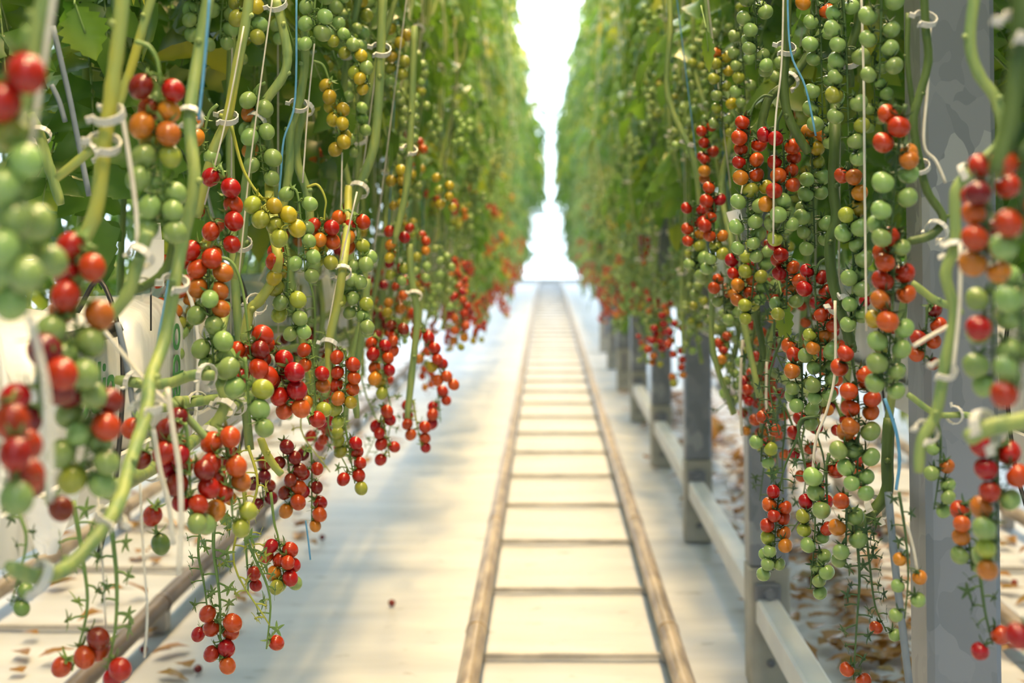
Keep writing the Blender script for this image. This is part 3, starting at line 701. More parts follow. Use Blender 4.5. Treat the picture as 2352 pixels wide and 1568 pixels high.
# ------------------------------------------------------------------ twines and rods
def twine(label, pts, d, px, mat='twine', name='twine', cat='twine', group='support twines'):
    P3 = [P(p[0], p[1], p[2] if len(p) > 2 else d) for p in pts]; b0 = P3[0].copy()
    mb = MB(); tube(mb, smooth_path([p - b0 for p in P3], 5), px * d / FPX / 2, 7)
    return tag(mb.build(name, M[mat], None, loc=b0), label, cat, group)
for a in [
 ('thick blurred pale twine in the upper left corner', [(128, -40), (105, 120), (72, 330)], 1.1, 15),
 ('pale twine from the double clips down past the thick vine', [(280, 262), (296, 360), (312, 480), (316, 580)], 1.5, 11),
 ('wavy thick white twine hanging at the far left', [(66, 720), (92, 820), (108, 900), (114, 1000), (116, 1150)], 1.05, 17),
 ('white twine hanging in front of the low red cluster, left of two', [(352, 985), (368, 1080), (388, 1160), (398, 1250)], 1.65, 12),
 ('white twine hanging in front of the low red cluster, right of two', [(384, 890), (398, 990), (412, 1080), (416, 1200), (410, 1320)], 1.6, 13),
 ('fine white twine along the bright yellow vine', [(560, 60), (520, 270), (470, 470)], 2.18, 4),
 ('long fine white twine beside the kinked vine', [(628, -20), (600, 180), (572, 400), (548, 640)], 2.35, 4),
 ('straight blue twine against the long winding vine', [(482, -20), (470, 140), (456, 275)], 1.7, 7, 'twineblue'),
 ('blue twine bending at the toothed clip', [(681, -30), (678, 225), (652, 320), (645, 400), (638, 480)], 2.45, 5, 'twineblue'),
 ('fine white twine right of the toothed clip', [(722, 100), (708, 240), (695, 420)], 2.5, 4),
 ('fine twine hanging below the yellow truss', [(786, 350), (783, 500)], 2.65, 4),
 ('white twine tied to the upper clip of the low yellow vine', [(820, 440), (775, 640), (745, 800)], 2.5, 4),
 ('fine white twine dangling over the brown rail at bottom left', [(322, 1110), (328, 1250), (338, 1400), (332, 1510)], 1.75, 6),
 ('fine white twine between the bare stalks at bottom left', [(224, 1130), (236, 1300), (243, 1440)], 1.75, 5),
 ('blue twine end over the white floor', [(702, 1195), (708, 1240), (713, 1285)], 2.6, 4, 'twineblue'),
 ('pale blue twine behind the cream card', [(402, 520), (388, 640), (350, 850)], 1.9, 6, 'twineblue'),
 ('slanted thin twine crossing the white bags', [(240, 760), (330, 870), (390, 930)], 1.6, 10),
 ('double white twine along the dark vine near the top right', [(1800, -30), (1795, 150), (1780, 300), (1776, 560)], 2.28, 5),
 ('blue twine slanting from the rectangular clip', [(1808, -30), (1816, 118), (1850, 200), (1874, 312)], 2.26, 5, 'twineblue'),
 ('straight white twine through the upper green right trusses', [(1978, -30), (1984, 200), (1986, 420), (1990, 760)], 2.05, 6),
 ('white twine beside the sagging vine on the post', [(2136, 60), (2130, 200), (2122, 330), (2150, 370), (2172, 420)], 1.84, 8),
 ('white twine along the clipped vine right of the post', [(2206, 560), (2204, 700), (2188, 860)], 1.48, 10),
 ('white twine looping past the arched stalk', [(1918, 690), (1918, 850), (1900, 940), (1874, 1010), (1866, 1100)], 2.2, 7),
 ('blue twine arcing over the post edge', [(2032, 915), (2058, 990), (2066, 1060), (2058, 1125)], 1.95, 8, 'twineblue'),
 ('white twine slanting down the lower edge of the big post', [(2082, 1200), (2098, 1260), (2108, 1320)], 1.9, 7),
 ('white twine hanging against the second post', [(1761, 830), (1760, 930), (1768, 1000)], 3.0, 6),
 ('white twine along the left edge of the second post', [(1706, 780), (1700, 900), (1704, 1000)], 3.2, 7),
 ('short white twine crossing the red fruit by the post', [(2098, 795), (2140, 770), (2180, 748)], 1.6, 10),
]: twine(*a)
for a in [
 ('dark grey hooked rod leaning in the upper left foliage', [(122, 60), (145, 160), (160, 225), (175, 300), (205, 450)], 2.0, 13),
 ('short dark grey rod hooked beside the longer one', [(118, 195), (135, 230), (150, 280)], 2.0, 12),
 ('grey stake leaning against the big post at the bottom right', [(2040, 1130), (2056, 1300), (2092, 1600)], 2.0, 18),
 ('dark grey rod in front of the white bags', [(270, 740), (290, 830), (310, 960)], 1.95, 14),
]: twine(a[0], a[1], a[2], a[3], 'greyrod', 'support_rod', 'rod', 'grey support rods')

# single leaves, the tag and the loose film the photo shows by themselves
def lone_leaf(label, base, tip, d, wpx, seed, face=(0.1, -1, 0.1)):
    b0 = P(*base, d); v_ = P(*tip, d) - b0; rnd = random.Random(seed); mb = MB()
    prof = [0.0, 0.45, 0.40, 0.80, 0.66, 1.0, 0.80, 0.96, 0.66, 0.72, 0.42, 0.40, 0.16, 0.0]; N = len(prof); L = v_.length; dv = v_.normalized()
    n = Vector(face); n = (n - dv * n.dot(dv)).normalized(); sd = dv.cross(n); w0 = wpx * d / FPX / 2; vs, fs = [], []
    for i in range(N):
        t_ = i / (N - 1); c_ = dv * L * t_ - n * L * 0.25 * t_ * t_; w = prof[i] * w0
        vs += [c_ + sd * w + n * w * 0.15, c_ + sd * w * 0.5 - n * w * 0.06, c_, c_ - sd * w * 0.5 - n * w * 0.06, c_ - sd * w + n * w * 0.15]
    for i in range(N - 1):
        for j in range(4): fs.append((i * 5 + j, i * 5 + j + 1, i * 5 + j + 6, i * 5 + j + 5))
    mb.add(vs, fs)
    t = empty('tomato_leaf', b0, label, 'leaf', 'single leaves'); mb.build('blade', M['leaf'], t)
    mb = MB(); tube(mb, smooth_path([-dv * L * 0.45 + Vector((0, 0.05, 0.02)), -dv * L * 0.1, Vector((0, 0, 0)), dv * L * 0.5 - n * L * 0.055], 4), 0.0016, 6); mb.build('leaf_stalk', M['stalk'], t)
lone_leaf('dark serrated leaf with a yellow patch at the top left', (175, 15), (215, 135), 2.0, 120, 3)
lone_leaf('long dark leaf hanging below the red and pale green truss', (1795, 680), (1812, 805), 2.55, 46, 4)
lone_leaf('grey-green wilted leaf drooping high left of the pale green truss', (1622, 70), (1634, 165), 2.75, 34, 5)
t = empty('plant_tag', P(1690, 505, 2.7), 'white plastic tag behind the reddest right truss', 'tag'); mb = MB(); box(mb, (0, 0, 0), (0.026, 0.002, 0.038), rot=Matrix.Rotation(-0.3, 3, 'Y')); mb.build('plate', M['bag'], t, smooth=False)
mb = MB(); tube(mb, [Vector((0.004, 0, 0.018)), Vector((0.02, 0.02, 0.09))], 0.0012, 5); mb.build('tie', M['twine'], t)
t = empty('plastic_film', P(110, 1150, 1.75), 'torn white plastic film hanging under the red fruits at the lower left', 'film'); mb = MB()
vs = [Vector((-0.028 * (1 - abs(j - 1) * 0), 0, 0))] if False else []
for i in range(7):
    for j in range(5):
        w = 0.034 * (1 - i / 7.0) + 0.004; vs.append(Vector(((j - 2) / 2 * w, 0.006 * math.sin(j * 2.0 + i), -0.011 * i + 0.006 * abs(j - 2) * (1 if i == 0 else 0))))
mb.add(vs, [(i * 5 + j, i * 5 + j + 1, i * 5 + j + 6, i * 5 + j + 5) for i in range(6) for j in range(4)]); mb.build('sheet', M['bag'], t)

# ------------------------------------------------------------------ trusses placed from the photograph
TL = [  # label, stalk points, distance, fruit size in px, fruit colours from the stalk down, options
 ('blurred truss at the far left edge, two big red fruits over green', [(60, 60), (48, 160), (45, 300), (50, 480), (40, 640)], 1.04, 82, 'RRLGGGGG', dict(start=.1, mono=0, spread=.5)),
 ('blurred red-to-green truss left of the slanted pale twine', [(195, 540), (190, 600), (175, 720), (180, 900)], 1.33, 66, 'RRROAAGGGGGG', {}),
 ('blurred all-red truss behind the wavy white twine', [(80, 770), (85, 840), (95, 960)], 1.25, 72, 'DRDRD', {}),
 ('blurred red and orange truss at the lower left edge', [(15, 940), (20, 1010), (35, 1120)], 1.15, 78, 'RRROG', dict(spread=.5)),
 ('blurred dark red and green truss beside the lowest white clip', [(205, 880), (205, 960), (190, 1100)], 1.35, 62, 'DDGOGGGGLG', {}),
 ('two dark red fruits under the wavy white twine', [(110, 1080), (108, 1120), (108, 1160)], 1.4, 58, 'DD', {}),
 ('green fruits crowding the far left edge', [(60, 420), (55, 520), (60, 690)], 1.1, 80, 'GGGGGG', {}),
 ('top left truss ripening red to green like a colour ladder', [(310, 95), (345, 110), (366, 165), (365, 300), (378, 530)], 1.6, 54, 'DROAAAYLGGGGGGGG', dict(lead=2, stalk='stalk')),
 ('green truss at the top left of centre, left of three', [(440, -60), (452, 0), (460, 100)], 2.6, 36, 'GGGGGG', {}),
 ('green truss at the top left of centre, middle of three', [(520, -60), (512, 0), (505, 90)], 2.65, 35, 'GGGGGG', {}),
 ('yellowish green truss at the top left of centre, right of three', [(575, -60), (573, 0), (572, 85)], 2.5, 36, 'LGLYLGL', {}),
 ('small green truss behind the top of the bright yellow vine', [(545, 60), (540, 80), (535, 130)], 2.75, 30, 'GGGG', {}),
 ('plump green truss above the pale arching stalk', [(735, -50), (724, 0), (722, 100)], 2.45, 37, 'GGGGGGG', {}),
 ('long green truss trailing right with small fruits', [(750, 50), (790, 90), (820, 130), (850, 200)], 2.65, 30, 'GGLGLYGLYY', dict(stalk='stalkdark')),
 ('deep green truss hanging behind the trailing one', [(800, 20), (810, 120), (825, 350)], 2.95, 27, 'GGGGGKGGGGKGGG', {}),
 ('all-yellow truss stacked like beads', [(720, 140), (742, 150), (756, 185), (776, 250), (782, 345)], 2.65, 33, 'YYYYYYYYY', dict(lead=2, spread=.55)),
 ('green truss hung beside the kinked vine, with an amber pair', [(610, 190), (590, 205), (592, 280), (606, 400)], 2.4, 39, 'GGAGGGAGGG', dict(lead=1)),
 ('amber pair of tomatoes beside the ring clip', [(500, 240), (480, 262), (468, 320), (470, 370)], 2.2, 42, 'AAGG', dict(lead=1)),
 ('red truss left of the yellow stalk, upper middle left', [(505, 380), (515, 420), (520, 590)], 2.15, 42, 'RRRRORO', {}),
 ('lime-yellow truss on a bright yellow stalk', [(530, 285), (552, 370), (572, 415), (600, 452), (640, 490), (672, 520)], 2.25, 40, 'LYLYLYLL', dict(lead=3, stalk='stalkyellow', dark='stalkyellow')),
 ('green truss right of the lime-yellow truss', [(672, 430), (686, 460), (702, 640)], 2.4, 34, 'GGGGGGGG', {}),
 ('truss with one big red tomato over yellow and green, mid left', [(640, 540), (655, 560), (662, 600), (662, 690), (690, 770)], 2.32, 38, 'ROYYLLGLGGG', dict(lead=1)),
 ('heavy truss, red at top and pale green at the bottom, left of the middle', [(470, 560), (478, 610), (480, 700), (492, 850)], 2.05, 44, 'RROAAAGAGGGGGGGG', {}),
 ('dark red truss on a long arched stalk', [(480, 590), (530, 600), (556, 660), (570, 760), (580, 860)], 2.12, 45, 'RDRDRRR', dict(lead=3)),
 ('glossy red truss turning orange at its tip, centre of the left row', [(600, 780), (620, 800), (645, 840), (680, 930)], 2.15, 44, 'RRDRDRDRROO', {}),
 ('five pale green tomatoes below the arched stalk', [(562, 820), (568, 880), (574, 980)], 1.98, 46, 'GGLGG', {}),
 ('small truss of red, amber and lime left of the low yellow vine', [(712, 780), (720, 820), (726, 950)], 2.4, 34, 'RORAAL', {}),
 ('two glossy red tomatoes side by side above the floor edge', [(690, 900), (702, 940), (712, 975)], 2.35, 36, 'RR', {}),
 ('orange-topped truss turning lime, left of the paler arched stalk', [(705, 430), (730, 425), (748, 460), (745, 500), (748, 600)], 2.5, 33, 'ORAOAYYLGL', dict(lead=3, stalk='stalkyellow')),
 ('orange and olive truss right of the paler arched stalk', [(800, 480), (818, 510), (828, 630)], 2.6, 33, 'OROAOLGGGG', {}),
 ('lime green truss above the low yellow vine', [(800, 620), (812, 640), (832, 760)], 2.6, 32, 'GGGLGLGGGG', {}),
 ('upright red truss with amber tip above the low lime fruits', [(790, 800), (795, 830), (790, 960)], 2.5, 32, 'ROROROAYLL', {}),
 ('low truss mixing lime and red just over the floor', [(790, 960), (795, 990), (815, 1110)], 2.7, 30, 'LLLRLRRRRL', {}),
 ('glossy red chain with a yellow end partway down the left row', [(862, 770), (872, 790), (892, 890)], 3.05, 29, 'RRRRORAYL', {}),
 ('small bright red truss hanging over the floor, left of two', [(875, 930), (880, 960), (895, 1050)], 3.1, 28, 'RRRRRRR', dict(stalk='stalkyellow')),
 ('small bright red truss hanging over the floor, right of two', [(950, 920), (955, 960), (968, 1025)], 3.4, 26, 'RROROOR', dict(stalk='stalkyellow')),
 ('red truss lowest and farthest toward the rail on the left', [(1005, 890), (1008, 920), (1012, 970)], 3.7, 25, 'RRRRR', {}),
 ('red chain ending in an orange pair beside the rail', [(970, 750), (978, 780), (1015, 860), (1035, 880)], 3.4, 27, 'RRRRRRYOOO', {}),
 ('dark red truss behind the red chain', [(915, 730), (915, 760), (920, 800)], 3.3, 26, 'DDRRO', {}),
 ('orange to lime small truss right of the olive truss', [(905, 510), (912, 540), (910, 650)], 3.3, 25, 'ORAAYLLG', {}),
 ('yellow truss high on the left row, topmost of three', [(908, 50), (912, 80), (915, 190)], 3.25, 26, 'YYYLYLLLG', {}),
 ('yellow truss below the topmost yellow one', [(905, 380), (912, 400), (915, 470)], 3.4, 24, 'YYYYYYY', {}),
 ('yellow truss farthest along of the three', [(1015, 400), (1022, 430), (1026, 480)], 3.9, 22, 'YYLYYY', {}),
 ('dense red cluster low behind two white twines', [(425, 970), (432, 1020), (440, 1190)], 1.8, 49, 'DRRRRDDRRRGG', {}),
 ('orange truss with lime tips beside the dense red cluster', [(505, 985), (520, 1010), (535, 1200)], 1.85, 47, 'OOOORARALL', {}),
 ('red fruits at the left of the dense red cluster', [(330, 960), (345, 985), (362, 1080)], 1.8, 48, 'RRDR', {}),
 ('single dark red tomato above the dense red cluster', [(425, 935), (420, 950), (412, 975)], 1.85, 46, 'D', dict(spread=.3)),
 ('one orange and one dark green tomato hanging in the open', [(365, 1150), (358, 1180), (360, 1265)], 1.85, 46, 'OK', dict(spread=.4, shape='plum')),
 ('dark red truss of beads left of two above the floor edge', [(648, 1010), (660, 1045), (672, 1170)], 2.6, 33, 'DDDDDRDRA', {}),
 ('dark red truss of beads right of two above the floor edge', [(712, 1030), (716, 1060), (716, 1200)], 2.65, 31, 'DRRDRROA', {}),
 ('dim dark red truss behind the bright green cut stub', [(590, 1050), (600, 1090), (606, 1160)], 2.8, 30, 'DDDDDD', {}),
 ('red and lime truss below the bead-like dark red ones', [(622, 1130), (630, 1200), (640, 1240), (655, 1345)], 2.45, 34, 'RORRRRARLGG', dict(lead=2)),
 ('half-picked truss with bare star calyces and red fruit at its tip', [(500, 1160), (490, 1250), (505, 1380), (505, 1520)], 2.25, 39, '............RRRRROO', dict(stalk='stalk', thick=1.2)),
 ('bare starry stalk left of the half-picked truss', [(470, 1170), (455, 1260), (470, 1350), (482, 1450)], 2.3, 34, '..........R', {}),
 ('bare forked stalk ending in one plump red tomato', [(545, 1190), (580, 1270), (620, 1370), (612, 1490)], 2.3, 39, '.........R', dict(spread=.8)),
 ('pair of small red tomatoes between the bare stalks', [(560, 1200), (568, 1300), (570, 1365)], 2.35, 31, '..RR', {}),
 ('bottom left bare stalk ending in dark red fruit, left of two', [(168, 1150), (190, 1280), (200, 1400), (165, 1540)], 1.75, 50, '........DRR', dict(thick=1.1)),
 ('bottom left bare stalk ending in dark red fruit, right of two', [(255, 1200), (268, 1330), (264, 1450), (240, 1560)], 1.75, 50, '........RRR', dict(thick=1.1)),
 ('little dark green truss at the bottom left edge', [(45, 1180), (60, 1250), (25, 1390)], 1.65, 40, '.....KK', dict(dark='calyxdark')),
]
for l, p, d, px, st, op in TL: truss(l, p, d, px, st, **({'shape': 'oval'} | op))
TR = [
 ('pale green truss hanging highest left of the dark clipped vine', [(1728, -60), (1732, 0), (1738, 60), (1736, 160)], 2.5, 36, 'YLGGGGGGGGGG', {}),
 ('green chain with one amber fruit at its top', [(1868, -20), (1880, 20), (1886, 120), (1890, 330)], 2.3, 38, 'AOGGGGGGGGGGGG', {}),
 ('long pale green chain right of the amber-topped chain', [(1930, -40), (1938, 20), (1945, 150), (1950, 350)], 2.1, 42, 'GGGGGGGGLGGLGG', {}),
 ('blurred green truss left of the big post top', [(2022, -60), (2024, 20), (2020, 180)], 1.95, 44, 'GGGGGGGG', {}),
 ('small green truss between the long chain and the post', [(2012, 120), (2008, 160), (2010, 290)], 2.7, 30, 'GGGGGGGGG', {}),
 ('reddest truss of the right row, green at its lower end', [(1775, 222), (1750, 222), (1724, 262), (1718, 380), (1718, 580)], 2.42, 37, 'RRRRORORAYLGGGGGGGGG', dict(lead=2)),
 ('red truss ending in bright lime fruit right of the reddest truss', [(1800, 250), (1785, 290), (1800, 350), (1800, 535)], 2.36, 38, 'RRRRRROOOAGGGGL', dict(lead=1)),
 ('amber-topped green truss right of the bright lime fruit', [(1880, 278), (1864, 320), (1866, 400), (1872, 570)], 2.4, 37, 'AAAYLGGGGGGGGGG', {}),
 ('tall bead chain, orange at top and green down its length', [(1945, 370), (1950, 400), (1958, 560), (1966, 740)], 2.15, 42, 'OAAYLGGGGGGGGGG', dict(spread=.6)),
 ('front column with a red and amber top and lime body by the post', [(2080, 240), (2070, 290), (2055, 420), (2045, 560)], 1.76, 50, 'RROAAGGGGGGG', {}),
 ('front column of five big red tomatoes turning amber then green', [(2075, 530), (2055, 580), (2050, 700), (2035, 900)], 1.78, 50, 'RRRRROAOYGGGGGGG', {}),
 ('red truss with one pale green fruit below, middle right', [(1805, 545), (1808, 600), (1806, 710)], 2.46, 36, 'RRROROAGGL', {}),
 ('long truss fading red, orange, amber to green beside the tall dark vine', [(1906, 590), (1880, 608), (1872, 660), (1882, 800)], 2.32, 38, 'RRRRRROOALAG', dict(lead=1)),
 ('pale green bunch below the fading truss', [(1884, 770), (1884, 800), (1884, 910)], 2.34, 36, 'GGGGGGGGG', {}),
 ('green bunch with one red tomato at its top left', [(1836, 800), (1842, 850), (1842, 960)], 2.4, 36, 'RAGGGGGGG', {}),
 ('one orange tomato over the bare dark stalk', [(1822, 770), (1820, 790), (1816, 815)], 2.45, 36, 'O', dict(spread=.3)),
 ('large mixed truss, red shoulders and a pale green tail', [(1955, 800), (1960, 840), (1972, 940), (1968, 1120)], 2.02, 44, 'OORRROROAGAGGGGGGG', {}),
 ('little red, orange and green bunch on the second post', [(1775, 940), (1752, 985), (1748, 1060)], 2.65, 32, 'ROGLG', {}),
 ('single glossy red tomato in front of green ones, lower right', [(1905, 1040), (1898, 1080), (1900, 1160)], 2.15, 44, 'RGGG', {}),
 ('lower orange truss hanging over the second post foot', [(1876, 962), (1845, 965), (1825, 1020), (1800, 1080), (1785, 1170), (1775, 1310)], 2.4, 34, '...ROROROALAGGGGG', dict(lead=3)),
 ('lower truss of lime fruits with an orange core, right of the orange one', [(1880, 955), (1835, 970), (1845, 1050), (1872, 1180), (1862, 1350)], 2.3, 36, '...ORRLLOGGGGGGG', dict(lead=2)),
 ('orange and green bunch below the large mixed truss', [(1945, 1130), (1945, 1170), (1942, 1290)], 2.1, 42, 'OGAGGG', {}),
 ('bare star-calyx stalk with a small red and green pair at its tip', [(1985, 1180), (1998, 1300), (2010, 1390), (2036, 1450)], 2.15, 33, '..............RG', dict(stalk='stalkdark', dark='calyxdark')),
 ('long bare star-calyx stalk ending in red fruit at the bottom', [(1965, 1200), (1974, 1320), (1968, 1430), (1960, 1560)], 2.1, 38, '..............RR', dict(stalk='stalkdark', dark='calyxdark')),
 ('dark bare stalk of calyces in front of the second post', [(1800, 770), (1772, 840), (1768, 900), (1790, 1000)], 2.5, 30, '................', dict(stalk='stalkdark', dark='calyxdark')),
 ('amber and green small truss at the lower edge of the big post', [(2065, 1130), (2080, 1230), (2086, 1320), (2078, 1420)], 1.9, 34, '....AAGGG', {}),
 ('small green truss with one amber fruit on the big post', [(2150, 960), (2160, 1000), (2158, 1080), (2145, 1170)], 1.86, 36, '..GAGGGG', {}),
 ('blurred red truss right of the post, orange below', [(2285, 360), (2278, 400), (2262, 620)], 1.3, 62, 'RRDROROAAA', {}),
 ('blurred green truss below the red one right of the post', [(2290, 600), (2280, 660), (2280, 890)], 1.38, 60, 'GGGGGGGGG', {}),
 ('single blurred red tomato low right of the post', [(2262, 720), (2255, 745), (2246, 780)], 1.3, 66, 'R', dict(spread=.3)),
 ('blurred truss with red top and lime end at the lower right', [(2290, 990), (2290, 1030), (2290, 1290)], 1.5, 56, 'RRRROGAGGGLA', {}),
 ('red-to-green small truss on the right edge of the post', [(2240, 1140), (2225, 1200), (2232, 1310)], 1.75, 44, 'ROAAGG', {}),
 ('pair of red tomatoes dangling at the bottom right', [(2250, 1310), (2262, 1400), (2280, 1480)], 1.72, 44, '.....RR', {}),
 ('big blurred red tomato in the bottom right corner', [(2370, 1420), (2360, 1460), (2350, 1500)], 1.3, 66, 'RR', {}),
 ('blurred red and green truss cut by the right edge', [(2355, 330), (2350, 400), (2345, 560)], 1.15, 66, 'RRORG', {}),
 ('blurred green fruits cut by the right edge', [(2350, 640), (2345, 700), (2340, 900)], 1.2, 64, 'GGGGR', {}),
 ('dark red fruits beside the post behind the slanted twine', [(2130, 700), (2128, 740), (2122, 830)], 1.94, 38, 'DROROD', {}),
 ('red and amber chain left of the reddest truss', [(1625, 280), (1625, 300), (1628, 400)], 3.15, 28, 'RRRRROAA', dict(spread=.6)),
 ('red-topped truss above the slotted post', [(1640, 420), (1640, 450), (1640, 610)], 2.9, 31, 'RRRRROOALLGG', dict(spread=.7)),
 ('red and green truss left of the red-topped one', [(1592, 460), (1592, 490), (1598, 640)], 3.05, 30, 'RRRROAOLGGGGGG', {}),
 ('truss of red and amber beside lime fruits over the second post', [(1702, 580), (1704, 610), (1710, 700)], 2.75, 32, 'RRROARAL', {}),
 ('lime green truss over the second post', [(1738, 540), (1738, 570), (1722, 730)], 2.7, 33, 'LGLGLLGGLGL', {}),
 ('orange bunch with pale fruits left of the second post', [(1660, 630), (1660, 650), (1664, 720)], 3.0, 29, 'OOAOGGGG', {}),
 ('yellow and lime truss high left of the reddest truss', [(1655, 100), (1656, 130), (1660, 300)], 3.0, 28, 'AYLYLLGYLGGL', {}),
 ('dim green truss high behind the pale clip', [(1700, 60), (1705, 120), (1712, 230)], 2.9, 28, 'GGGGGLGGG', {}),
]
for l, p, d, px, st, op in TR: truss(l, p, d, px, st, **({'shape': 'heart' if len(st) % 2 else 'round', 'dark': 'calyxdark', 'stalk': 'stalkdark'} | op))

# ------------------------------------------------------------------ the other trusses down both rows
def gen_string(z, rnd, n, green=False):
    if green and rnd.random() < 0.5: return ''.join(('GGGGLGGG' if z > 1.0 else 'ROALGGGG')[min(7, int(i * 8 / n))] for i in range(n))
    if z > 1.55: pal = rnd.choice(['GGGGGGGG', 'GGGGGLGG', 'LLGGGGGG', 'YLLGGGGG'])
    elif z > 1.25: pal = rnd.choice(['GGGGGGGG', 'OAYLGGGG', 'YYLLGGGG', 'ROAYLGGG', 'LGGGGGGG', 'RROAYLGG'])
    elif z > 1.0: pal = rnd.choice(['RRROAYLG', 'RROALGGG', 'RRRROOAL', 'ROAYLGGG', 'GGGGGGGG'])
    else: pal = rnd.choice(['RRRRRROA', 'DRRRRRRO', 'RRRRROAL', 'DDRRRRRR', 'RRROOAYL'])
    return ''.join(pal[min(7, int(i * 8 / n))] for i in range(n))
def tone(st):
    c = sum(ch in 'RDO' for ch in st) / len(st)
    return 'red' if c > 0.7 else 'mixed red-green' if c > 0.2 else 'green'
mini = {}
def mini_truss(st, shape):
    key = (st, shape)
    if key not in mini:
        rnd = random.Random(len(mini)); mb = MB(); n = len(st); rad = 0.0135
        path = [Vector((0.01 * math.sin(i), 0, -0.016 * n * 0.8 * i / 6)) for i in range(7)]
        tube(mb, [Vector((-0.02, 0.02, 0.05))] + path, 0.0022, 5, 0)
        chs = sorted(set(st))
        for nd, c_, r_, ch in lay_fruits(path, st, rad, rnd):
            vs, fs = FGL[shape]; mb.add([c_ + v_ * r_ for v_ in vs], fs, 1 + chs.index(ch))
            mt_ = Matrix.Translation(c_ + Vector((0, 0, r_ * TOP[shape]))) @ Matrix.Scale(r_, 4); calyx_geo(mb, rnd.randrange(9), 0.9, 0.6, 0, mt_, 4)
        mini[key] = (mb, chs)
    return mini[key]
mini_me = {}
def mini_obj(st, shape):
    if (st, shape) not in mini_me:
        mb, chs = mini_truss(st, shape); mini_me[st, shape] = mb.mesh('fruit', [M['stalk']] + [MT[c_] for c_ in chs])
    return mini_me[st, shape]
q = random.Random(77)
count = 0
far = {-1: [], 1: []}
for side, sn in ((-1, 'left'), (1, 'right')):
    y = 2.75
    while y < 32:
        z = q.choice((q.uniform(0.80, 1.05), q.uniform(0.85, 1.2), q.uniform(1.05, 1.4), q.uniform(1.35, 1.85), q.uniform(1.5, 2.1)))
        inner = (0.27 if side < 0 else 0.34) if y < 18 else 0.42
        x = side * q.uniform(inner + (0.12 if y < 3.6 else 0), 0.50) + (0.0 if side < 0 else 0.02)
        n = q.choice((8, 10, 12)); st = gen_string(z, q, n, side > 0); shape = 'oval' if side < 0 else 'round'
        bandn = 'past the sharp ones' if y < 4.6 else 'midway' if y < 8 else 'far along'
        lab = f'blurred {tone(st)} tomato truss {"high" if z > 1.4 else "at mid height" if z > 1.05 else "low"} in the {sn} row, {bandn}'
        grp = f'{tone(st)} trusses {"high" if z > 1.4 else "mid" if z > 1.05 else "low"} {sn} row {bandn}'
        if y < 4.6 and count < 140 and not (side < 0 and count >= 70):
            p0 = Vector((x, y, z)); L = 0.0125 * n
            truss(lab, [p0 + Vector((-0.02 * side * -1, 0.02, 0.06)), p0, p0 + Vector((q.uniform(-.02, .02), 0, -L * .5)), p0 + Vector((q.uniform(-.03, .03), 0, -L))], y, 0.027 * FPX / y, st, shape=shape, group=grp, calyces=False, seed=q.randrange(99999), stalk='stalk')
            count += 1
        elif y < 14 and count < (70 if side < 0 else 140):
            t = empty('tomato_truss', (x, y, z), lab, 'tomato truss', grp); t.rotation_euler = (q.uniform(-.15, .15), q.uniform(-.15, .15), q.uniform(-.5, .5)); s_ = q.uniform(0.9, 1.1); t.scale = (s_, s_, s_)
            link('fruit', mini_obj(st, shape), t); count += 1
        else:
            far[side].append((x, y, z, st, shape))
        y += (0.075 if y < 5 else 0.085 if y < 9 else 0.05) * q.uniform(0.6, 1.4)
    if side < 0: count = 70
for side, sn in ((-1, 'left'), (1, 'right')):
    big = MB(); cs = list(TOMATO)
    for x, y, z, st, shape in far[side]:
        mb, chs = mini_truss(st, shape); o_ = Vector((x, y, z))
        off = len(big.v); big.v.extend([v_ + o_ for v_ in mb.v]); big.f.extend([tuple(i + off for i in f) for f in mb.f])
        big.m.extend([0 if k == 0 else 1 + cs.index(chs[k - 1]) for k in mb.m])
    if big.v:
        o = big.build('distant_tomato_trusses', [M['stalk']] + [MT[c_] for c_ in cs])
        tag(o, f'blurred red and green fruit massed far down the {sn} row', 'tomato trusses', None, 'stuff')

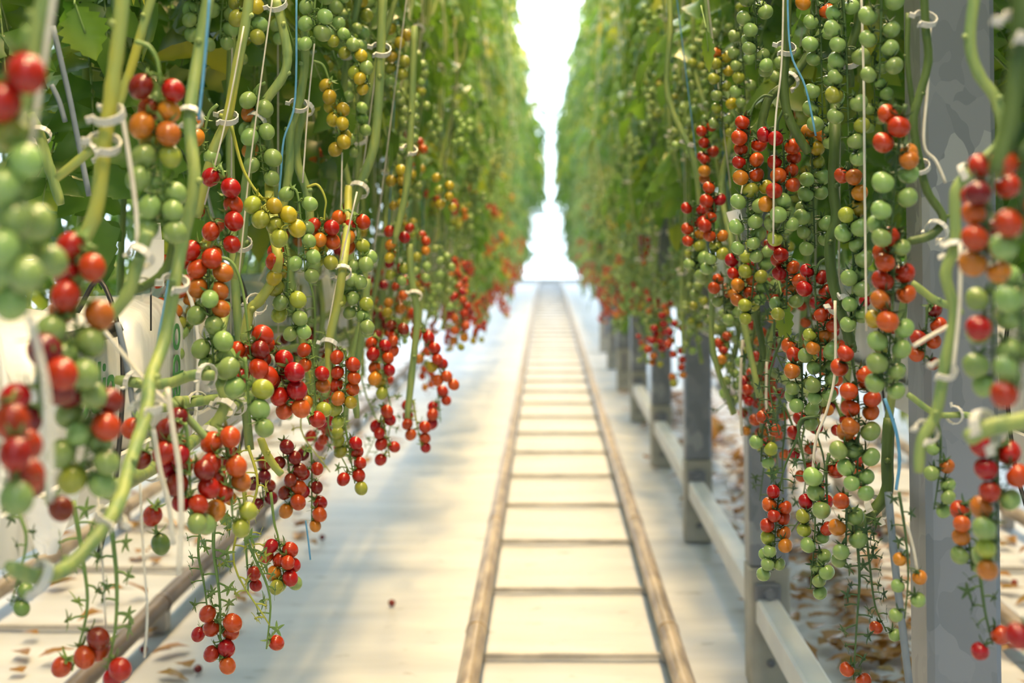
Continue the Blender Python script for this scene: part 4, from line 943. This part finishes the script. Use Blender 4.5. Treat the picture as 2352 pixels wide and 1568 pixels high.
# deeper trusses behind the sharp ones, and picked-over stalks with only star calyces left
q = random.Random(404)
for side, sn in ((-1, 'left'), (1, 'right')):
    for k in range(15):
        y = q.uniform(2.45, 4.3); x = side * q.uniform(0.50, 0.70); z = q.uniform(0.82, 1.25) if k < 10 else q.uniform(1.2, 1.65)
        n = q.choice((8, 9, 11)); st = gen_string(z, q, n); L = 0.0125 * n; p0 = Vector((x, y, z))
        truss(f'{tone(st)} truss deep in the {sn} row behind the sharp trusses, {"low" if z < 1.05 else "at mid height" if z < 1.3 else "high"}',
              [p0 + Vector((-0.02, 0.02, 0.06)), p0, p0 + Vector((q.uniform(-.02, .02), 0, -L * .5)), p0 + Vector((q.uniform(-.03, .03), 0, -L))], y, 0.026 * FPX / y, st,
              shape='oval' if side < 0 else 'round', group=f'{tone(st)} trusses deep in the {sn} row {"low" if z < 1.05 else "mid" if z < 1.3 else "high"}', calyces=False, seed=k)
    for k in range(9):
        y = q.uniform(2.25, 4.0); x = side * q.uniform(0.40, 0.56); z = q.uniform(0.82, 1.12); p0 = Vector((x, y, z)); L = q.uniform(0.14, 0.22)
        truss(f'picked-over thin stalk with only star calyces low in the {sn} row', [p0 + Vector((-0.02, 0.02, 0.06)), p0, p0 + Vector((q.uniform(-.03, .03), 0, -L * .5)), p0 + Vector((q.uniform(-.05, .05), 0, -L))], y, 0.026 * FPX / y, '.' * 11,
              group=f'picked-over stalks {sn} row', stalk='stalkyellow' if side < 0 and k % 2 else 'stalk' if side < 0 else 'stalkdark', dark='stalkyellow' if side < 0 and k % 2 else 'calyx' if side < 0 else 'calyxdark', seed=k + 50)

# ------------------------------------------------------------------ floor litter
q = random.Random(31)
lit = MB()
for k in range(1100):
    sd = 1 if q.random() < 0.86 else -1; x = sd * q.uniform(0.8, 1.9) + (0.1 if sd > 0 else -0.1); y = q.uniform(2.5, 11)
    if sd > 0 and q.random() < 0.7: x = q.gauss(1.0, 0.14)
    leaflet(lit, Vector((x, y, 0.012 + q.uniform(0, 0.02))), Vector((q.uniform(-1, 1), q.uniform(-1, 1), q.uniform(0, .3))), Vector((0, 0, 1)), q.uniform(0.05, 0.12), q.uniform(0.02, 0.04), q)
tag(lit.build('fallen_leaves', M['litter']), 'dry brown and orange leaves scattered on the floor under the rows', 'fallen leaves', None, 'stuff')
FT = [(455, 1545, 3.9), (900, 1392, 4.6), (330, 1500, 3.9), (740, 1240, 5.2), (1690, 1180, 6.0), (2330, 1345, 4.6), (1775, 1215, 5.8), (2020, 1235, 5.0), (2100, 1220, 5.6)]
for i, (x, y, d) in enumerate(FT):
    dd = CAMZ * FPX / (y - CY); p = P(x, y, dd); p.z = 0.012
    t = empty('fallen_tomato', p, 'small dark red tomato dropped on the white floor' + (' under the left row' if x < 1255 else ' under the right row'), 'tomato', 'fallen tomatoes ' + ('left' if x < 1255 else 'right'))
    o = link('fruit', fruit_mesh('round', 'D'), t); o.scale = (0.0125,) * 3; o.rotation_euler = (0.5, 0.3, i)
